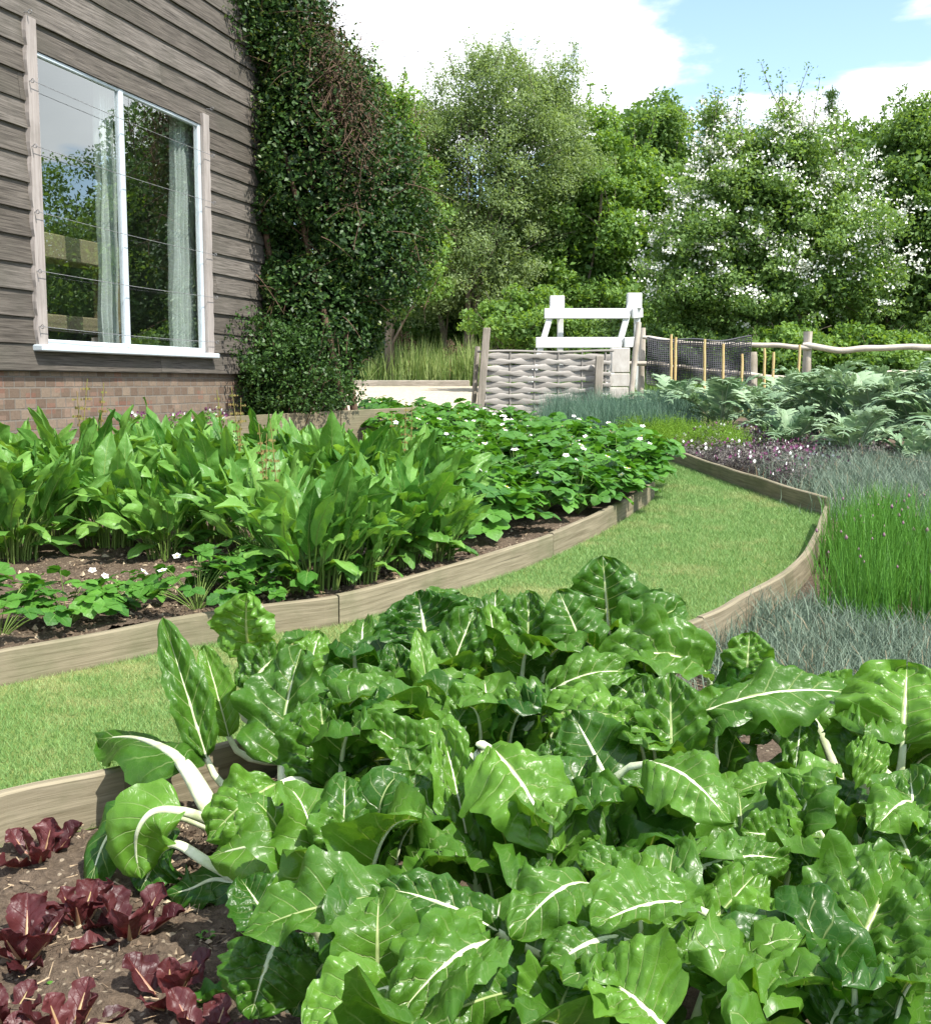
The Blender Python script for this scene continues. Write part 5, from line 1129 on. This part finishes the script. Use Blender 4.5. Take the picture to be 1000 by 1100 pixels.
ci=VE[r.integers(len(VE),size=26000)]; di=norm(r.normal(0,1,(26000,3)))*(r.uniform(.25,.84,26000))[:,None]; Ci=ci[:,:3]+di*ci[:,3:]; Ci=Ci[Ci[:,2]>-.4]
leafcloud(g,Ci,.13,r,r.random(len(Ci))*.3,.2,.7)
C2,d2,_=shell(VE,16000,r,1.0,1.10,.16); sel=(C2[:,0]+VB[0]>-3.1)|(C2[:,2]>3.6); C2=C2[sel]; g2=G(); leafcloud(g2,C2,.042,r,None,0,.55)
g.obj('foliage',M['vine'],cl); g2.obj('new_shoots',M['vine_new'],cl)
g=G()
for k in range(300):
    c=C2[r.integers(len(C2))]; q=c+np.array([r.uniform(-.1,.35),r.uniform(-.3,.1),r.uniform(-.25,.25)]); tube(g,bez([c-(q-c)*.6,c+[0,0,.05],q],5),np.linspace(.006,.002,5),4,cap=False)
cen=[atd(345,75,11.6),atd(365,110,11.55),(atd(385,140,11.5))]
Cd=np.concatenate([(c_-VB)[None]+r.normal(0,1,(1700,3))*np.array([.16,.10,.34]) for c_ in cen]+[(atd(440,150+40*q,12.6)-VB)[None]+r.normal(0,1,(350,3))*np.array([.14,.12,.30]) for q in range(4)]); gd=G(); leafcloud(gd,Cd,.030,r,None,.6,.4); gd.obj('dead_leaves',M['twig'],cl)
for k in range(110):      # the brown dead patch near the top
    c=cen[k%3]-VB+r.normal(0,1,3)*np.array([.13,.12,.30]); q=c+np.array([r.normal(0,.10),-.05+r.normal(0,.05),-abs(r.normal(.16,.1))]); tube(g,bez([c,(c+q)/2+r.normal(0,.05,3),q],5),np.linspace(.006,.002,5),4,cap=False)
for k in range(9):
    p=np.array([r.uniform(-.5,.4),r.uniform(-.3,.3),-.4]); limb(g,p,VE[int(r.integers(len(VE))),:3],.05,.015,r,.0,9)
g.obj('twigs',M['twig'],cl)
g=G(); sl=VE.copy(); 
# small glossy shrub at the foot of the climber
fb=atd(305,440,11.3); fb=np.array([fb[0],11.3,.44]); fs_=thing('evergreen_shrub','small glossy evergreen shrub at the foot of the climber by the brick','shrub',fb)
e=[]
for (px,py,rx,ry) in ((300,405,38,42),(340,420,38,30),(285,380,20,26),(330,385,30,34)):
    c=atd(px,py,11.25); k=11.3/F_PX; e.append((c[0]-fb[0],c[1]-fb[1],c[2]-fb[2],rx*k,.30,ry*k))
C,d,nz=shell(np.array(e),11000,r,.5,1.12,.30); g=G(); leafcloud(g,C,.040,r,np.clip(r.random(len(C))*1.2,0,1),0,.55); g.obj('foliage',M['vine'],fs_); g=G()
for k in range(14): limb(g,[r.normal(0,.06),r.normal(0,.06),-.05],C[r.integers(len(C))],.010,.003,r,.05,6)
g.obj('stems',M['twig'],fs_)
# trees
b=gp(492,31); tree('willow_tree','airy silvery-green tree with forked pale trunks left of the white trestle','tree',b,ellpx(((520,190,80,110,0,1.7),(470,230,60,90,.3,1.5),(575,180,60,90,.6,1.5),(540,115,62,60,0,1.2),(505,290,85,55,-.2,1.5),(600,120,34,45,.6,.9),(450,160,40,70,.5,1.2)),b,31),M['willow'],80000,.090,31,300,.09,3,.3,.42,.50,None,44)
b=gp(640,33); tree('leafy_tree','bright green leafy tree behind the white trestle','tree',b,ellpx(((630,240,62,90,0,1.8),(670,275,55,80,.3,1.6),(590,280,60,70,-.3,1.5),(640,180,50,50,.3,1.4),(700,230,40,60,.8,1.4),(560,330,60,40,-.5,1.2),(650,330,75,40,-.8,1.2)),b,33),M['bright'],64000,.125,32,300,.15,2,.25,.6,.46,None,22)
b=gp(700,38); tree('leafy_tree','dark round-topped tree rising behind between silvery and blossoming trees','tree',b,ellpx(((695,150,48,46,0,1.9),(660,190,50,50,0,1.8),(720,210,50,60,0,1.8)),b,38),M['mid'],28000,.15,33,90,.2,1,.2,.6,.65)
b=gp(830,24.5); tree('hawthorn_tree','broad hawthorn tree covered in white blossom behind the rail fence','tree',b,ellpx(((812,232,84,85,0,1.8),(758,270,64,68,-.3,1.6),(888,268,76,62,-.3,1.6),(820,176,62,46,.2,1.4),(868,205,54,48,.2,1.3),(782,200,42,48,.2,1.3),(735,305,42,38,-.6,1.2),(830,315,98,38,-.7,1.3),(918,305,44,34,-.5,1.0),(765,140,12,36,.2,.3)),b,24.5),M['hawthorn'],95000,.080,34,420,.10,4,.2,.6,.36,None,26,1000,lambda C:(C[:,0]>-2.6)&(C[:,1]<.6))
b=gp(965,29); tree('leafy_tree','dense mid-green tree at the right edge beyond the hawthorn','tree',b,ellpx(((980,215,58,76,0,1.8),(1035,225,70,95,0,1.9),(950,270,60,75,0,1.6),(1000,310,70,60,-.5,1.5),(935,215,30,45,.5,1.2),(985,150,30,34,0,.9)),b,29),M['mid'],58000,.115,35,260,.16,1,.25,.6,.42,None,3)
b=gp(420,29); tree('leafy_tree','sunlit bright green tree showing between the climber and the silvery tree','tree',b,ellpx(((420,165,42,62,0,1.5),(410,225,55,75,0,1.5),(440,275,45,65,0,1.5),(405,110,22,26,0,.9),(380,150,46,66,.4,1.5)),b,29),M['bright'],36000,.115,36,150,.14,1,.25,.6,.42,None,14)
b=gp(918,40); tree('leafy_tree','pale green tree filling the gap between the hawthorn and the right edge tree','tree',b,ellpx(((905,172,42,40,0,1.9),(945,178,45,48,0,1.9),(885,215,45,50,0,1.7),(930,240,60,60,0,1.8)),b,40),M['mid'],30000,.15,38,130,.2,1,.2,.6,.6,None,5)
b=gp(884,46)
def conifer(b,H,rad,seed):
    r=np.random.default_rng(seed); t=thing('conifer_tree','dark pointed conifer top showing above the hawthorn','tree',b); g=G(); gw=G(); tube(gw,[[0,0,0],[0,0,H]],[.18,.02],7)
    for k in range(90):
        z=H*(.15+.84*r.random()); L_=rad*(1-z/H)*r.uniform(.7,1.15)+.12; a=r.uniform(0,6.28); q=np.array([math.cos(a)*L_,math.sin(a)*L_,z-.15*L_]); P=bez([[0,0,z],q*[.5,.5,1]+[0,0,.15*L_],q],7); tube(gw,P,np.linspace(.025,.006,7),4,cap=False); n=110; f=r.random(n)**.6; C=P[(f*6).astype(int)]+r.normal(0,1,(n,3))*np.array([.12,.12,.07]); leafcloud(g,C,.14,r,None,.3,.22)
    gw.obj('trunk',M['bark'],t); g.obj('crown',M['deep'],t)
conifer(b,topz(93,46,b),1.9,37)
# dark thicket behind, shrub by shrub
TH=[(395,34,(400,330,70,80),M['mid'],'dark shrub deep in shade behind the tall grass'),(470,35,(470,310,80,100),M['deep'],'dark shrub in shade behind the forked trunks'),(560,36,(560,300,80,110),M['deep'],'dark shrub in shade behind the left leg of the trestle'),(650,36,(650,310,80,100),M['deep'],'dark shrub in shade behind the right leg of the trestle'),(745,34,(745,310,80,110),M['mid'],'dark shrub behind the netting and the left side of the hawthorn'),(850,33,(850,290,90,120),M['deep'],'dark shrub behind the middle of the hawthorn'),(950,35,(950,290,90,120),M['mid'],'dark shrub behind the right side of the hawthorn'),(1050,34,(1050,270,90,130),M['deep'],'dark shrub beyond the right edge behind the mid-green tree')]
for i,(px,Y,(cx,cy,rx,ry),mt,lab) in enumerate(TH):
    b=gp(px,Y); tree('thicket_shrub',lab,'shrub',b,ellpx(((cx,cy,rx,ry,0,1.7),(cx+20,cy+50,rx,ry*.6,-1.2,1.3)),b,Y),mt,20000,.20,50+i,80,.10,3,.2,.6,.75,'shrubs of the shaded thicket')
for i,(px,py,rx,ry,Y,mt,lab) in enumerate(((560,345,60,30,25.5,M['bright'],'low sunlit bush behind the hurdle, left of the trestle'),(735,368,60,22,24,M['mid'],'low bush under the hawthorn behind the netting'),(850,372,60,20,23,M['bright'],'low bush behind the tall fence post'),(945,376,60,22,22.5,M['bright'],'low sunlit bush behind the long right rail'),(1040,365,60,30,23,M['mid'],'low bush beyond the right edge behind the fence'),(640,365,50,22,25,M['mid'],'low shaded bush behind the trestle rails'))):
    b=gp(px,Y); tree('low_bush',lab,'bush',b,ellpx(((px,py,rx,ry,0,.9),(px+15,py+14,rx,ry*.7,-.5,.7)),b,Y),mt,11000,.095,70+i,60,.03,4,.2,.6,.30,'low bushes along the fence')
# trees standing to the right of the picture; the window mirrors them
for i,(x,y,h,wd,mt,lab) in enumerate(((16.5,25.5,6.2,2.6,M['bright'],'bright tree outside the right edge, mirrored in the left window pane'),(20.5,22,7.2,3.0,M['mid'],'mid-green tree outside the right edge, mirrored in the left window pane'),(17.4,30.5,8.8,2.6,M['mid'],'tall tree outside the right edge, mirrored beside the window bar'),(14.8,27.5,9.2,2.2,M['deep'],'tall dark tree outside the right edge, mirrored in the right window pane'),(25,21,7.4,3.2,M['deep'],'dark tree farthest outside the right edge'))):
    b=np.array([x,y,float(gz(x,y))]); tree('leafy_tree',lab,'tree',b,[(0,0,h*.55,wd,wd,h*.42),(.8,.3,h*.35,wd,wd,h*.3),(-.9,-.3,h*.4,wd*.9,wd,h*.35)],mt,26000,.12,90+i,110,.16,1,.2,.6,.7)
# ------------------------------------------------------------------ tall grass
def grassmass(name,boxes,n,hmin,hmax,wd,mat,seed,lean=.35):
    r=np.random.default_rng(seed); g=G()
    for (x0,x1,y0,y1,f) in boxes:
        m_=int(n*f); x=r.uniform(x0,x1,m_); y=r.uniform(y0,y1,m_); a=r.uniform(0,6.28,m_); h=r.uniform(hmin,hmax,m_)*(.7+.6*np.array([mnoise.noise(Vector((p*1.1,q*1.1,seed))) +.5 for p,q in zip(x,y)])); ln=np.abs(r.normal(0,lean,m_)); b=np.stack([x,y,gz(x,y)],1); dh=np.stack([np.cos(a),np.sin(a),0*a],1)
        tip=b+dh*(h*np.sin(ln))[:,None]+np.array([0,0,1.])*(h*np.cos(ln))[:,None]; mid=b*.5+tip*.5+np.array([0,0,.12])*h[:,None]; c=r.uniform(0,6.28,m_); q=np.stack([np.cos(c),np.sin(c),0*c],1)*wd
        V=np.stack([b-q,b+q,mid+q*.8,mid-q*.8,tip],1).reshape(-1,3); i=np.arange(m_)*5; v=np.repeat(r.random(m_),5)
        F4=np.stack([i,i+1,i+2,i+3],1); base=g.n; g.add(V,F4,None,v); g.T.append(np.stack([i+3,i+2,i+4],1)+base); g.MT.append(np.zeros(m_,int))
    return tag(g.obj(name,mat),kind='stuff')
xa=atd(385,400,29)[0]; xb=atd(515,400,29)[0]
grassmass('tall_grass',[(xa-2,xb+.3,28.6,31.5,1.)],6500,.5,1.15,.011,M['tallgrass'],61)
xa=atd(520,400,23)[0]; xb=atd(1080,400,23)[0]
grassmass('rough_grass',[(xa,xb,19.9,24.0,1.)],9000,.25,.6,.010,M['mid'],62)
g=G(); r=np.random.default_rng(63)
RS=[(431,352),(436,356),(428,360),(440,362),(445,366),(421,364),(487,368),(482,366),(490,372),(478,374),(496,370)]
for i,(px,py) in enumerate(RS):
    p1=atd(px,py,29.4); p0=np.array([p1[0]+r.normal(0,.08),29.4,float(gz(0,29.4))]); t=thing('reed_stem','brown dead seed stalk standing up out of the tall grass','reed',p0,0,'dead stalks in the tall grass'); g=G(); tube(g,bez([[0,0,0],(p1-p0)*.6,p1-p0],7),np.linspace(.012,.006,7),5); g.obj('stem',M['dry'],t)
    g=G(); n=40; Cq=(p1-p0)[None]*(1-.28*r.random(n))[:,None]+r.normal(0,.03,(n,3)); leafcloud(g,Cq,.07,r,None,0,.4); g.obj('seed_head',M['twig'],t)
